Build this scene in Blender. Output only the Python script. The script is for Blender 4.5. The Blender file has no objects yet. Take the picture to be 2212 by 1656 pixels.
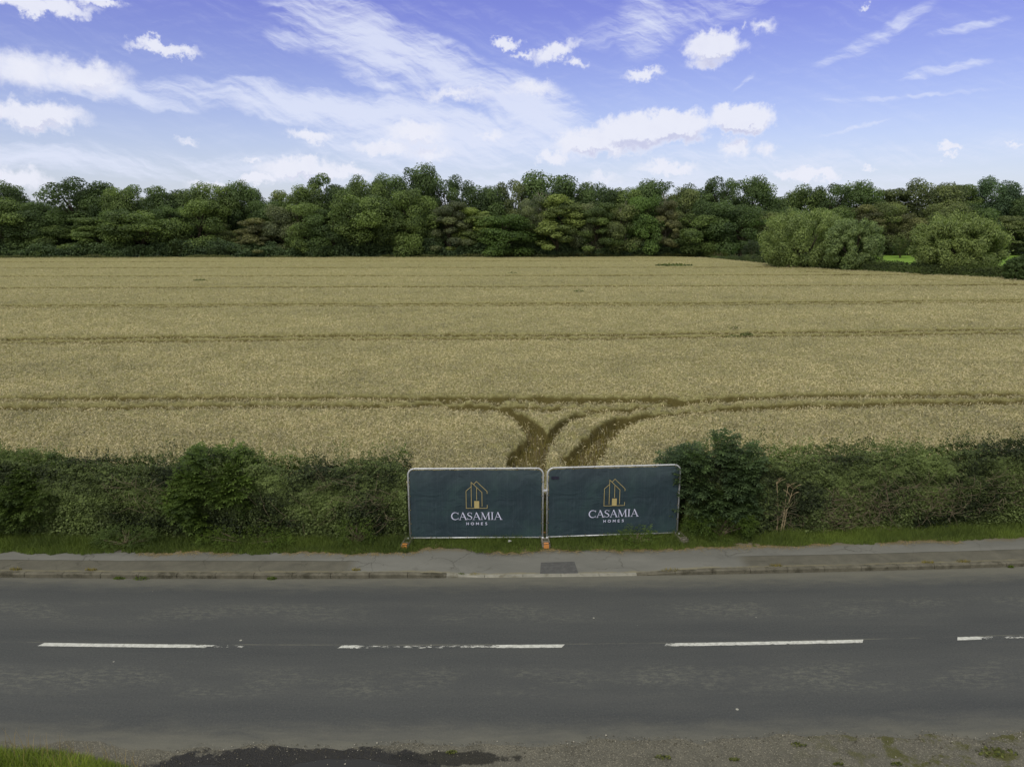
import bpy, math, random
import numpy as np
from mathutils import Vector, Matrix

scene = bpy.context.scene
COL = scene.collection
# ------------------------------------------------------------------ camera, world, sun, exposure
CAM_H, PITCH, FPX = 8.3, math.radians(12.85), 710.0
cam_d = bpy.data.cameras.new('camera'); cam = bpy.data.objects.new('camera', cam_d); COL.objects.link(cam)
cam_d.sensor_width = 36.0; cam_d.lens = FPX / 1024 * 36.0; cam_d.clip_start = .1; cam_d.clip_end = 6000
cam.location = (0, 0, CAM_H); cam.rotation_euler = (math.pi / 2 - PITCH, 0, 0)
scene.camera = cam
scene.render.resolution_x = 1024; scene.render.resolution_y = 766
scene.view_settings.view_transform = 'Standard'; scene.view_settings.look = 'None'
scene.view_settings.exposure = 0.0; scene.view_settings.gamma = 1.0
scene.cycles.max_bounces = 6; scene.cycles.transparent_max_bounces = 8
SUN_EL, SUN_AZ = math.radians(52), math.radians(215)     # azimuth clockwise from +Y: behind the camera, to the left
sun_d = bpy.data.lights.new('sun', 'SUN'); sun_d.energy = 1.5; sun_d.angle = math.radians(14); sun_d.color = (1, .95, .86)
sun = bpy.data.objects.new('sun', sun_d); COL.objects.link(sun)
sdir = Vector((math.sin(SUN_AZ) * math.cos(SUN_EL), math.cos(SUN_AZ) * math.cos(SUN_EL), math.sin(SUN_EL)))
sun.rotation_euler = sdir.to_track_quat('Z', 'Y').to_euler()

def lin(r, g, b):
    f = lambda c: (c / 255 / 12.92) if c / 255 < .04045 else ((c / 255 + .055) / 1.055) ** 2.4
    return (f(r), f(g), f(b), 1.0)

class NT:
    """small node-tree writer"""
    def __init__(s, tree): s.t = tree; s.n = tree.nodes; s.l = tree.links
    def put(s, sock, v):
        if hasattr(v, 'is_output'): s.l.new(v, sock)
        elif v is not None: sock.default_value = v
    def math(s, op, a, b=None, c=None, clamp=False):
        n = s.n.new('ShaderNodeMath'); n.operation = op; n.use_clamp = clamp
        s.put(n.inputs[0], a); s.put(n.inputs[1], b); s.put(n.inputs[2], c); return n.outputs[0]
    def vmath(s, op, a, b=None):
        n = s.n.new('ShaderNodeVectorMath'); n.operation = op
        s.put(n.inputs[0], a); s.put(n.inputs[1], b)
        return n.outputs['Value'] if op in ('LENGTH', 'DOT_PRODUCT') else n.outputs[0]
    def scale(s, a, f):
        n = s.n.new('ShaderNodeVectorMath'); n.operation = 'SCALE'; s.put(n.inputs[0], a); s.put(n.inputs['Scale'], f); return n.outputs[0]
    def mapping(s, v, loc=(0, 0, 0), rot=(0, 0, 0), sc=(1, 1, 1), typ='POINT'):
        n = s.n.new('ShaderNodeMapping'); n.vector_type = typ
        s.put(n.inputs[0], v); n.inputs[1].default_value = loc; n.inputs[2].default_value = rot; n.inputs[3].default_value = sc
        return n.outputs[0]
    def noise(s, v, scale, detail=4, rough=.55, dist=0, color=False):
        n = s.n.new('ShaderNodeTexNoise'); s.put(n.inputs['Vector'], v)
        n.inputs['Scale'].default_value = scale; n.inputs['Detail'].default_value = detail
        n.inputs['Roughness'].default_value = rough; n.inputs['Distortion'].default_value = dist
        return n.outputs['Color' if color else 'Fac']
    def vor(s, v, scale, feature='F1', out='Distance', rnd=1):
        n = s.n.new('ShaderNodeTexVoronoi'); n.feature = feature; s.put(n.inputs['Vector'], v)
        n.inputs['Scale'].default_value = scale; n.inputs['Randomness'].default_value = rnd; return n.outputs[out]
    def ramp(s, f, stops, interp='LINEAR'):
        n = s.n.new('ShaderNodeValToRGB'); n.color_ramp.interpolation = interp; s.put(n.inputs[0], f)
        e = n.color_ramp.elements
        while len(e) < len(stops): e.new(.5)
        for i, (p, c) in enumerate(stops):
            e[i].position = p; e[i].color = c if len(c) == 4 else (*c, 1)
        return n.outputs[0]
    def smooth(s, f, a, b, c=0., d=1.):
        n = s.n.new('ShaderNodeMapRange'); n.interpolation_type = 'SMOOTHSTEP'; s.put(n.inputs[0], f)
        n.inputs[1].default_value = a; n.inputs[2].default_value = b; n.inputs[3].default_value = c; n.inputs[4].default_value = d
        return n.outputs[0]
    def mix(s, f, a, b, mode='MIX'):
        n = s.n.new('ShaderNodeMix'); n.data_type = 'RGBA'; n.blend_type = mode
        s.put(n.inputs[0], f); s.put(n.inputs[6], a); s.put(n.inputs[7], b); return n.outputs[2]
    def sep(s, v):
        n = s.n.new('ShaderNodeSeparateXYZ'); s.put(n.inputs[0], v); return n.outputs
    def comb(s, x, y, z=0.):
        n = s.n.new('ShaderNodeCombineXYZ'); s.put(n.inputs[0], x); s.put(n.inputs[1], y); s.put(n.inputs[2], z); return n.outputs[0]

# photograph coordinates below are in a 2211 px wide view of it
K = 1024 / 2211
def ray(x, y):
    u = (x * K - 512) / FPX; v = (y * K - 383) / FPX
    return u, math.cos(PITCH) - v * math.sin(PITCH), -math.sin(PITCH) - v * math.cos(PITCH)
def pix(x, y, z=0.0):
    """where the ray through a photo point meets height z"""
    a, b, c = ray(x, y); t = (z - CAM_H) / c
    return a * t, b * t
def at(x, y, Y):
    """x and height of a photo point on something standing Y metres away"""
    a, b, c = ray(x, y); t = Y / b
    return a * t, CAM_H + c * t
def azel(x, y):
    a, b, c = ray(x, y)
    return math.atan2(a, b), math.atan2(c, math.hypot(a, b))

# ------------------------------------------------------------------ sky
def build_world():
    w = bpy.data.worlds.new('World'); scene.world = w; w.use_nodes = True
    N = NT(w.node_tree)
    for n in list(N.n): N.n.remove(n)
    out = N.n.new('ShaderNodeOutputWorld'); bg = N.n.new('ShaderNodeBackground')
    N.l.new(bg.outputs[0], out.inputs[0]); STR = .12; bg.inputs[1].default_value = STR
    sk = N.n.new('ShaderNodeTexSky'); sk.sky_type = 'NISHITA'; sk.sun_disc = False
    sk.sun_elevation = SUN_EL; sk.sun_rotation = SUN_AZ; sk.air_density = 1.0; sk.dust_density = .6; sk.ozone_density = 2.0
    tc = N.n.new('ShaderNodeTexCoord'); d = N.sep(tc.outputs['Generated'])
    az = N.math('ARCTAN2', d[0], d[1]); el = N.math('ARCSINE', d[2])
    p = N.comb(az, el)
    # the colour of clear air by height: tint on the physical sky
    tint = N.ramp(N.math('MULTIPLY', el, 2.0), TINT)
    clear = N.mix(1.0, sk.outputs[0], tint, 'MULTIPLY')
    warp = N.vmath('SUBTRACT', N.noise(p, 42, 8, .66, color=True), (.5, .5, .5))
    pc = N.vmath('ADD', p, N.scale(warp, .05))
    def field(pv, items, grow=1.0):
        m = None
        for (x, y, rx, ry, rot, wt) in items:
            a, e = azel(x, y); a2, e2 = azel(x + rx, y); a3, e3 = azel(x, y + ry)
            if m is not None:                                  # each blob waits for the one before it, so that the shader stack stays small
                pvi = N.vmath('ADD', pv, N.comb(N.math('MULTIPLY', m, 1e-6), 0., 0.))
            else: pvi = pv
            mp = N.mapping(pvi, (a, e, 0), (0, 0, math.radians(-rot)), (abs(a2 - a) * grow, abs(e3 - e) * grow, 1), 'TEXTURE')
            v = N.math('MULTIPLY_ADD', N.vmath('LENGTH', mp), -wt, wt)
            m = v if m is None else N.math('MAXIMUM', m, v)
        return m
    # cirrus: (x, y, half width, half height, rotation clockwise, weight)
    cir = [(800, 100, 250, 95, 25, 1), (960, 150, 260, 70, 22, .9), (640, 95, 70, 30, 0, .5), (760, 240, 480, 46, 4, 1.3), (1130, 240, 200, 90, 22, 1.25), (970, 300, 360, 85, 0, 1.1),
           (150, 165, 340, 38, 9, 1.1), (830, 195, 120, 15, 14, .8), (60, 342, 360, 36, 4, 1.0), (1385, 60, 85, 90, 0, .65), (1500, 20, 500, 60, -10, .3),
           (1880, 88, 190, 30, -24, .5), (2090, 70, 120, 14, -14, .5), (2040, 155, 110, 14, -5, .55), (1990, 170, 60, 10, -8, .5),
           (1950, 215, 320, 9, 0, .3), (1850, 275, 120, 7, -5, .3), (1700, 340, 1200, 45, 0, .3), (520, 350, 500, 40, 0, .4), (1300, 395, 1100, 45, 0, .6), (1610, 170, 60, 9, -30, .3)]
    ps = N.vmath('ADD', p, N.scale(N.vmath('SUBTRACT', N.noise(p, 7, 5, .6, color=True), (.5, .5, .5)), .06))
    mc = field(ps, cir)
    streak = N.noise(N.mapping(N.mapping(ps, rot=(0, 0, math.radians(22))), sc=(7, 70, 1)), 1.0, 9, .66, .25)
    fine = N.noise(N.mapping(N.mapping(ps, rot=(0, 0, math.radians(-4))), sc=(9, 75, 1)), 1.6, 8, .66)
    st = N.math('ADD', N.math('MULTIPLY', streak, .6), N.math('MULTIPLY', fine, .4))
    cd = N.math('ADD', mc, N.math('MULTIPLY_ADD', st, 3.3, -1.52))
    cden = N.math('MULTIPLY', N.smooth(cd, -.1, 1.15), N.smooth(mc, 0.0, .22))
    # a thin veil of streaks everywhere, mostly low down
    veil = N.math('MULTIPLY', N.smooth(st, .44, .8), .25)
    cden = N.math('MAXIMUM', cden, veil)
    cden = N.math('MULTIPLY', cden, .82)
    # cumulus
    cum = [(80, 8, 130, 22, 0, 1.1), (215, 2, 60, 14, 0, 1), (350, 103, 84, 17, 4, 1.1), (185, 165, 105, 42, 0, .9), (50, 150, 90, 50, 0, .7), (75, 248, 122, 36, 0, 1.2), (40, 385, 70, 26, 0, 1),
           (650, 362, 100, 26, 0, 1.2), (740, 372, 70, 18, 0, 1), (560, 385, 60, 16, 0, 1.1), (545, 345, 30, 9, 0, .8), (670, 290, 50, 16, 0, .9), (900, 285, 75, 28, 0, .9), (830, 318, 70, 18, 0, .9), (930, 325, 60, 18, 0, .7),
           (980, 205, 90, 18, 0, .6), (1150, 190, 70, 20, 0, .6), (1060, 290, 40, 12, 0, .6), (450, 400, 50, 12, 0, .9), (405, 297, 26, 9, 0, .5),
           (1370, 285, 90, 42, 0, 1.6), (1450, 272, 90, 38, 0, 1.6), (1595, 258, 82, 34, 0, 1.6), (1270, 308, 80, 32, 0, 1.3), (1195, 336, 32, 19, 0, 1.2), (1330, 322, 80, 20, 0, .9), (1590, 318, 36, 24, 0, .9), (1655, 322, 26, 22, 0, .7), (1440, 360, 75, 16, 0, 1),
           (1745, 375, 76, 14, 0, 1.5), (1540, 95, 66, 36, 5, 1.4), (1530, 130, 50, 18, 0, .8), (1095, 93, 34, 14, 0, 1.1), (1200, 110, 60, 18, -16, .9), (1240, 132, 28, 12, 0, .7), (1130, 124, 40, 10, 0, .7),
           (1390, 158, 50, 14, -8, .8), (1648, 55, 32, 18, 10, .6), (2052, 318, 24, 10, 0, .9), (2048, 336, 16, 7, 0, .9), (2190, 316, 30, 8, 0, .6), (1868, 14, 10, 7, 0, .6), (1600, 50, 12, 8, -40, .4), (1880, 360, 20, 5, 0, .6), (1300, 380, 60, 12, 0, .5)]
    mu = field(pc, cum, 1.16)
    mu_up = field(N.vmath('ADD', pc, (-.004, .016, 0)), cum, 1.16)
    cu = N.smooth(mu, -.02, .62)
    shade = N.smooth(N.math('SUBTRACT', mu_up, mu), -.1, .45)
    puff = N.noise(p, 48, 5, .6)
    shade = N.math('MULTIPLY', N.math('ADD', shade, N.math('MULTIPLY_ADD', puff, .5, -.25)), N.smooth(mu, .15, .7), clamp=True)
    sc = 1 / STR
    wh = lambda c: tuple(x * sc for x in c[:3]) + (1,)
    ccol = N.mix(shade, wh(lin(236, 238, 250)), wh(lin(203, 206, 232)))
    clear = N.mix(N.smooth(el, .20, -.03, 0, .55), clear, wh(lin(212, 222, 244)))
    col = N.mix(cden, clear, wh(lin(226, 232, 251)))
    col = N.mix(N.math('MULTIPLY', cu, .93), col, ccol)
    N.l.new(col, bg.inputs[0])
    # unseen neutral cloud added overhead and behind the camera, to whiten the ground light
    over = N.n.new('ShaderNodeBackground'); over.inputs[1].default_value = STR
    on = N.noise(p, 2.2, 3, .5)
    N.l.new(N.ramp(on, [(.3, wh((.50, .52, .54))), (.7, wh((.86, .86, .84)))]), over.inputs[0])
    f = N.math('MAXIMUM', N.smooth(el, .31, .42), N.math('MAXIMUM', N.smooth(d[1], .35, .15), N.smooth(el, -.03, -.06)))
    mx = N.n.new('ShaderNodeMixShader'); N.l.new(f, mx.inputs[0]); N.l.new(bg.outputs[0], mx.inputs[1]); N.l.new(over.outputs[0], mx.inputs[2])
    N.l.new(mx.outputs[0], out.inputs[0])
    w.cycles.sampling_method = 'MANUAL'; w.cycles.sample_map_resolution = 512
TINT = [(0, (.86, .86, 1.0)), (.2, (.99, .88, 1.10)), (.38, (.99, .81, 1.15)), (.52, (.92, .70, 1.2)), (.9, (.9, .68, 1.2))]
build_world()

# ------------------------------------------------------------------ mesh helpers
def fast_mesh(name, V, F, attrs=None, uv=None, smooth=False):
    V = np.asarray(V, np.float32); F = np.asarray(F, np.int32); k = F.shape[1]
    me = bpy.data.meshes.new(name); me.vertices.add(len(V)); me.vertices.foreach_set('co', V.ravel())
    me.loops.add(F.size); me.loops.foreach_set('vertex_index', F.ravel())
    me.polygons.add(len(F)); me.polygons.foreach_set('loop_start', np.arange(0, F.size, k, dtype=np.int32))
    me.polygons.foreach_set('loop_total', np.full(len(F), k, np.int32))
    if smooth: me.polygons.foreach_set('use_smooth', np.ones(len(F), bool))
    for n, a in (attrs or {}).items():
        at_ = me.attributes.new(n, 'FLOAT', 'POINT'); at_.data.foreach_set('value', np.asarray(a, np.float32).ravel())
    if uv is not None:
        l = me.uv_layers.new(name='UVMap'); l.data.foreach_set('uv', np.asarray(uv, np.float32)[F.ravel()].ravel())
    me.update(); me.validate(); return me
def obj(name, me, mat, parent=None, loc=None, color=None):
    o = bpy.data.objects.new(name, me); COL.objects.link(o)
    if mat is not None and not me.materials: me.materials.append(mat)
    if parent: o.parent = parent
    if loc is not None: o.location = loc
    if color: o.color = color
    return o
def tag(o, label=None, cat=None, group=None, kind=None):
    if label: o['label'] = label
    if cat: o['category'] = cat
    if group: o['group'] = group
    if kind: o['kind'] = kind
    return o
def empty(name, loc, label, cat, group=None, rz=0):
    o = bpy.data.objects.new(name, None); COL.objects.link(o); o.location = loc; o.rotation_euler = (0, 0, rz)
    o.empty_display_size = .3
    return tag(o, label, cat, group)
def structure(o): o['kind'] = 'structure'; return o
class MB:
    """collects polygons, then builds one mesh"""
    def __init__(s): s.v = []; s.f = []
    def add(s, v, f):
        b = len(s.v); s.v += [tuple(p) for p in v]; s.f += [tuple(i + b for i in q) for q in f]
    def box(s, x0, x1, y0, y1, z0, z1, tx=0, ty=0):
        s.add([(x0, y0, z0), (x1, y0, z0), (x1, y1, z0), (x0, y1, z0), (x0 + tx, y0 + ty, z1), (x1 - tx, y0 + ty, z1), (x1 - tx, y1 - ty, z1), (x0 + tx, y1 - ty, z1)],
              [(0, 3, 2, 1), (4, 5, 6, 7), (0, 1, 5, 4), (1, 2, 6, 5), (2, 3, 7, 6), (3, 0, 4, 7)])
    def tube(s, pts, r, n=8, cap=True):
        pts = [Vector(p) for p in pts]; rs = r if isinstance(r, (list, tuple)) else [r] * len(pts)
        V = []; up = None
        for i, p in enumerate(pts):
            t = (pts[min(i + 1, len(pts) - 1)] - pts[max(i - 1, 0)]).normalized()
            if up is None: up = t.orthogonal().normalized()
            else:
                up = up - t * up.dot(t); up = up.normalized() if up.length > 1e-4 else t.orthogonal().normalized()
            b = t.cross(up)
            for k in range(n):
                a = 2 * math.pi * k / n; V.append(p + (up * math.cos(a) + b * math.sin(a)) * rs[i])
        F = [(i * n + k, i * n + (k + 1) % n, (i + 1) * n + (k + 1) % n, (i + 1) * n + k) for i in range(len(pts) - 1) for k in range(n)]
        if cap: F += [tuple(range(n))[::-1], tuple((len(pts) - 1) * n + k for k in range(n))]
        s.add(V, F)
    def build(s, name, mat, parent=None, smooth=False, loc=None):
        me = bpy.data.meshes.new(name); me.from_pydata(s.v, [], s.f)
        if smooth: me.polygons.foreach_set('use_smooth', [True] * len(me.polygons))
        me.update(); return obj(name, me, mat, parent, loc)

def hash2(ix, iy, seed):
    h = (ix.astype(np.int64) * 374761393 + iy.astype(np.int64) * 668265263 + seed * 1442695041) & 0xffffffff
    h = ((h ^ (h >> 13)) * 1274126177) & 0xffffffff
    return ((h ^ (h >> 16)) & 0xffff) / 65535.0
def vnoise(x, y, seed=0):
    x = np.asarray(x, float); y = np.asarray(y, float)
    ix = np.floor(x); iy = np.floor(y); fx = x - ix; fy = y - iy
    fx = fx * fx * (3 - 2 * fx); fy = fy * fy * (3 - 2 * fy)
    a = hash2(ix, iy, seed); b = hash2(ix + 1, iy, seed); c = hash2(ix, iy + 1, seed); d = hash2(ix + 1, iy + 1, seed)
    return (a * (1 - fx) + b * fx) * (1 - fy) + (c * (1 - fx) + d * fx) * fy
def fbm(x, y, seed=0, oct=4):
    return sum(vnoise(x * 2 ** i, y * 2 ** i, seed + i * 7) * .5 ** i for i in range(oct)) / sum(.5 ** i for i in range(oct))
def grid_faces(nr, nc):
    i = np.arange((nr - 1) * nc).reshape(nr - 1, nc)[:, :-1].ravel()
    return np.stack([i, i + 1, i + nc + 1, i + nc], 1)
def unit(a): return a / np.maximum(np.linalg.norm(a, axis=1, keepdims=True), 1e-6)

def leaf_arrays(P, Nn, L, W, rng, T=None, fold=.0):
    """one rhombus leaf per point: centre P, facing Nn, length L, width W, optional long axis T"""
    n = len(P); Nn = unit(Nn)
    if T is None: T = rng.normal(size=(n, 3))
    T = unit(T - Nn * (T * Nn).sum(1, keepdims=True)); B = np.cross(Nn, T)
    L = np.broadcast_to(L, (n,))[:, None] / 2; W = np.broadcast_to(W, (n,))[:, None] / 2
    V = np.stack([P - T * L, P + B * W - Nn * fold * W + T * L * .15, P + T * L, P - B * W - Nn * fold * W + T * L * .15], 1).reshape(-1, 3)
    return V, np.arange(4 * n).reshape(n, 4)
def compound_leaves(P, D, Nn, L, rng, pairs=3, lf=.42, wf=.17):
    """pinnate leaves: stalk start P, direction D, facing Nn, length L; opposite leaflets and one at the tip"""
    n = len(P); D = unit(D); Nn = unit(Nn - D * (Nn * D).sum(1, keepdims=True)); B = np.cross(Nn, D); L = np.broadcast_to(L, (n,))[:, None]
    Vs = []
    for k in range(pairs):
        t = .3 + .55 * k / max(1, pairs - 1) if pairs > 1 else .5
        for sgn in (-1, 1):
            ax = unit(B * sgn + D * .55 - Nn * .25)
            c = P + D * L * t + ax * L * lf * .5
            V, _ = leaf_arrays(c, Nn + B * sgn * .25, (L * lf)[:, 0], (L * wf)[:, 0], rng, T=ax); Vs.append(V)
    V, _ = leaf_arrays(P + D * L * (1.0) - Nn * L * .08, Nn + D * .3, (L * lf * 1.1)[:, 0], (L * wf * 1.1)[:, 0], rng, T=D); Vs.append(V)
    V = np.concatenate(Vs); return V, np.arange(len(V)).reshape(-1, 4), len(Vs)

# ------------------------------------------------------------------ materials
def material(name, fn, rough=.8, spec=.3):
    m = bpy.data.materials.new(name); m.use_nodes = True; N = NT(m.node_tree)
    b = N.n['Principled BSDF']; b.inputs['Roughness'].default_value = rough; b.inputs['Specular IOR Level'].default_value = spec
    fn(N, b); return m
def bump(N, b, h, strength=.3, dist=.02):
    n = N.n.new('ShaderNodeBump'); n.inputs['Strength'].default_value = strength; n.inputs['Distance'].default_value = dist
    N.l.new(h, n.inputs['Height']); N.l.new(n.outputs[0], b.inputs['Normal'])
def coords(N, kind='Object'):
    return N.n.new('ShaderNodeTexCoord').outputs[kind]

def foliage_mat(name, base=None, trans=.32, rough=.6, lo=.5, hi=1.5, hue=(.78, .9, .75), spec=.25):
    """base None: the object's own colour. 'tone' is a per-leaf random value."""
    m = bpy.data.materials.new(name); m.use_nodes = True; N = NT(m.node_tree); b = N.n['Principled BSDF']
    b.inputs['Roughness'].default_value = rough; b.inputs['Specular IOR Level'].default_value = spec
    a = N.n.new('ShaderNodeAttribute'); a.attribute_name = 'tone'
    if base is None: c = N.n.new('ShaderNodeObjectInfo').outputs['Color']
    else: c = None
    f = a.outputs['Fac']
    base_c = c if c is not None else (*base, 1)
    dark = N.mix(1.0, base_c, (lo, lo * 1.02, lo * 1.05, 1), 'MULTIPLY'); lite = N.mix(1.0, base_c, (hi * 1.08, hi, hi * hue[2], 1), 'MULTIPLY')
    col = N.mix(f, dark, lite)
    N.l.new(col, b.inputs['Base Color'])
    tr = N.n.new('ShaderNodeBsdfTranslucent'); N.l.new(N.mix(1.0, col, (1.1, 1.25, .6, 1), 'MULTIPLY'), tr.inputs[0])
    mx = N.n.new('ShaderNodeMixShader'); mx.inputs[0].default_value = trans
    N.l.new(b.outputs[0], mx.inputs[1]); N.l.new(tr.outputs[0], mx.inputs[2]); N.l.new(mx.outputs[0], N.n['Material Output'].inputs[0])
    return m
M = {}
M['leaf'] = foliage_mat('tree foliage')
M['hedge'] = foliage_mat('hedge foliage', (.108, .150, .062), lo=.28, hi=1.9)
M['grass'] = foliage_mat('grass blades', (.16, .225, .06), trans=.3, lo=.5, hi=1.5)
M['near_grass'] = foliage_mat('long grass blades', (.22, .29, .055), trans=.3, lo=.6, hi=1.5)
M['dry_grass'] = foliage_mat('dry stalks', (.34, .27, .14), trans=.1, lo=.6, hi=1.3)
M['tuft'] = foliage_mat('moss and weed tuft', (.22, .19, .05), trans=.15, lo=.6, hi=1.5)
M['wheat'] = foliage_mat('ripe wheat', (.475, .44, .27), trans=.12, lo=.42, hi=1.35, rough=.65, hue=(1, 1, .95))
M['bark'] = material('bark', lambda N, b: N.l.new(N.ramp(N.noise(coords(N), 3, 5), [(.3, (.035, .03, .022)), (.7, (.11, .095, .07))]), b.inputs[0]), .9, .1)
M['pale_bark'] = material('dead wood', lambda N, b: N.l.new(N.ramp(N.noise(coords(N), 2, 4), [(.3, (.18, .16, .125)), (.7, (.33, .30, .24))]), b.inputs[0]), .9, .1)
M['twig'] = material('twigs', lambda N, b: N.l.new(N.ramp(N.noise(coords(N), 5, 3), [(.3, (.08, .062, .04)), (.7, (.26, .215, .145))]), b.inputs[0]), .9, .1)

def m_road(N, b):
    uv = coords(N, 'UV'); s = N.sep(uv)
    st = N.noise(N.mapping(uv, sc=(.18, 1.6, 1)), 1.5, 6, .6)
    st2 = N.noise(N.mapping(uv, sc=(.9, 3.5, 1)), 1.3, 8, .7, .4)
    sp = N.noise(uv, 90, 3, .7); sp2 = N.vor(uv, 60)
    big = N.noise(uv, .35, 4)
    c = N.ramp(st, [(.3, lin(67, 69, 69)), (.5, lin(72, 74, 73)), (.72, lin(78, 79, 77))])
    # dusty bands between the wheel tracks
    def band(c0, w): return N.math('SUBTRACT', 1., N.smooth(N.math('ABSOLUTE', N.math('SUBTRACT', s[1], c0)), w * .3, w))
    bm = N.math('MAXIMUM', band(-1.1, .6), N.math('MULTIPLY', band(1.25, .55), .8))
    lace = N.noise(N.mapping(uv, sc=(3.2, 9, 1)), 1.6, 8, .78, .3)
    bm = N.math('MULTIPLY', bm, N.math('MULTIPLY', N.smooth(N.noise(N.mapping(uv, sc=(.35, .9, 1)), 1.3, 4), .38, .62), N.smooth(lace, .44, .62)))
    c = N.mix(N.math('MULTIPLY', N.math('MAXIMUM', band(-1.1, 1.0), band(1.3, .9)), .3), c, lin(86, 87, 84))
    c = N.mix(N.math('MULTIPLY', bm, .7), c, lin(112, 112, 101))
    gr = N.noise(uv, 26, 4, .75)
    c = N.mix(N.smooth(gr, .5, .72, 0, .45), c, lin(98, 99, 95)); c = N.mix(N.smooth(gr, .48, .28, 0, .5), c, lin(45, 46, 47))
    edge = N.smooth(N.math('ADD', N.math('ABSOLUTE', N.math('ADD', s[1], -.02)), N.math('MULTIPLY_ADD', st2, .9, -.45)), 2.0, 2.95)
    c = N.mix(N.math('MULTIPLY', edge, .6), c, lin(124, 121, 106))
    seam = N.math('MULTIPLY', N.math('SUBTRACT', 1., N.smooth(N.math('ABSOLUTE', N.math('ADD', s[1], -.07)), .0, .03)), N.smooth(st2, .4, .6))
    c = N.mix(N.math('MULTIPLY', seam, .5), c, lin(120, 118, 105))
    c = N.mix(N.smooth(sp, .6, .85), c, lin(125, 124, 117))
    c = N.mix(N.math('MULTIPLY', N.smooth(sp, .45, .25), .5), c, lin(45, 46, 48))
    # tar patches and stains
    c = N.mix(N.math('MULTIPLY', N.smooth(big, .5, .75), .2), c, lin(62, 64, 67))
    spots = N.math('MULTIPLY', N.smooth(N.vor(uv, 1.1), .035, .02), 1.0)
    c = N.mix(spots, c, lin(165, 163, 150))
    N.l.new(c, b.inputs[0]); bump(N, b, N.math('ADD', sp, N.math('MULTIPLY', sp2, .6)), .5, .01)
M['road'] = material('asphalt', m_road, .85, .3)
def m_pave(N, b):
    uv = coords(N, 'UV'); s = N.sep(uv)
    n1 = N.noise(N.mapping(uv, sc=(.3, 1, 1)), 1.2, 6, .6); sp = N.noise(uv, 80, 3, .7); n2 = N.noise(uv, 2.2, 6, .65)
    wob = N.math('ADD', s[1], N.math('MULTIPLY_ADD', n1, .1, -.05))
    inner = N.smooth(wob, .57, .585)
    out_x = N.smooth(N.math('ABSOLUTE', N.math('ADD', s[0], -.9)), 4.6, 5.0)          # two tones only away from the dropped crossing
    a = N.ramp(n1, [(.3, lin(104, 104, 98)), (.7, lin(126, 125, 118))])
    d = N.ramp(n2, [(.3, lin(88, 86, 77)), (.7, lin(108, 105, 93))])
    c = N.mix(N.math('MULTIPLY', N.math('SUBTRACT', 1., inner), out_x), a, d)
    joint = N.math('MULTIPLY', N.math('SUBTRACT', 1., N.smooth(N.math('ABSOLUTE', N.math('SUBTRACT', wob, .578)), .004, .018)), out_x)
    c = N.mix(N.math('MULTIPLY', joint, .8), c, lin(60, 58, 50))
    wv = N.vmath('ADD', uv, N.scale(N.vmath('SUBTRACT', N.noise(uv, 2.5, 5, color=True), (.5, .5, .5)), .5))
    cr = N.vor(wv, .9, 'DISTANCE_TO_EDGE')
    crack = N.math('MULTIPLY', N.math('SUBTRACT', 1., N.smooth(cr, .002, .014)), N.smooth(N.noise(uv, .6, 3), .45, .6))
    c = N.mix(N.math('MULTIPLY', crack, .5), c, lin(68, 66, 58))
    blot = N.smooth(N.noise(uv, 1.0, 7, .7), .58, .66)
    c = N.mix(N.math('MULTIPLY', blot, .3), c, lin(82, 80, 72))
    dirt = N.math('MULTIPLY', N.smooth(N.math('ADD', s[1], N.math('MULTIPLY_ADD', n2, .3, -.15)), .1, .0), .7)
    c = N.mix(dirt, c, lin(135, 128, 100))
    dirt2 = N.math('MULTIPLY', N.smooth(N.math('ADD', s[1], N.math('MULTIPLY_ADD', n2, .4, -.2)), 1.0, 1.2), .6)
    c = N.mix(dirt2, c, lin(112, 102, 76))
    c = N.mix(N.math('MULTIPLY', N.smooth(sp, .6, .8), .5), c, lin(160, 158, 148))
    c = N.mix(N.math('MULTIPLY', N.smooth(sp, .42, .25), .4), c, lin(50, 49, 44))
    N.l.new(c, b.inputs[0]); bump(N, b, N.math('SUBTRACT', sp, N.math('MULTIPLY', crack, 1.5)), .5, .01)
M['pave'] = material('worn footway asphalt', m_pave, .9, .2)
def simple(base, var=.25, sc=6, rough=.8, spec=.3, b2=None, bs=.2, metal=0):
    def fn(N, b):
        co = coords(N); n = N.noise(co, sc, 5, .6)
        lo = tuple(x * (1 - var) for x in base); hi = tuple(x * (1 + var) for x in base)
        c = N.ramp(n, [(.3, lo), (.7, hi)])
        if b2: c = N.mix(N.smooth(N.noise(co, sc * .6, 6, .7), .5, .65), c, (*b2, 1))
        N.l.new(c, b.inputs[0]); b.inputs['Metallic'].default_value = metal; bump(N, b, N.noise(co, sc * 8, 3), bs, .01)
    return fn
M['kerb'] = material('kerb concrete', simple((.13, .12, .09), .3, 5, .9, .2, (.065, .06, .042), .4), .9, .2)
M['kerb_low'] = material('pale dropped kerb concrete', simple((.27, .26, .215), .2, 5, .9, .2, (.17, .16, .12), .4), .9, .2)
M['patch'] = material('dark patch asphalt', simple((.098, .098, .094), .2, 14, .9, .2, (.085, .085, .082), .5), .9, .2)
M['soil'] = material('field soil', simple((.13, .105, .055), .35, 2.5, .95, .1, (.07, .065, .025), .5), .95, .1)
M['verge'] = material('verge earth', simple((.05, .055, .025), .35, 3, .95, .1, (.11, .095, .055), .5), .95, .1)
M['meadow'] = material('meadow grass', simple((.165, .27, .04), .12, .25, .9, .1, (.14, .25, .045), .5), .9, .1)
M['ground'] = material('rough grassland', simple((.06, .085, .03), .3, .3, .95, .1, None, .4), .95, .1)
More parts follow.
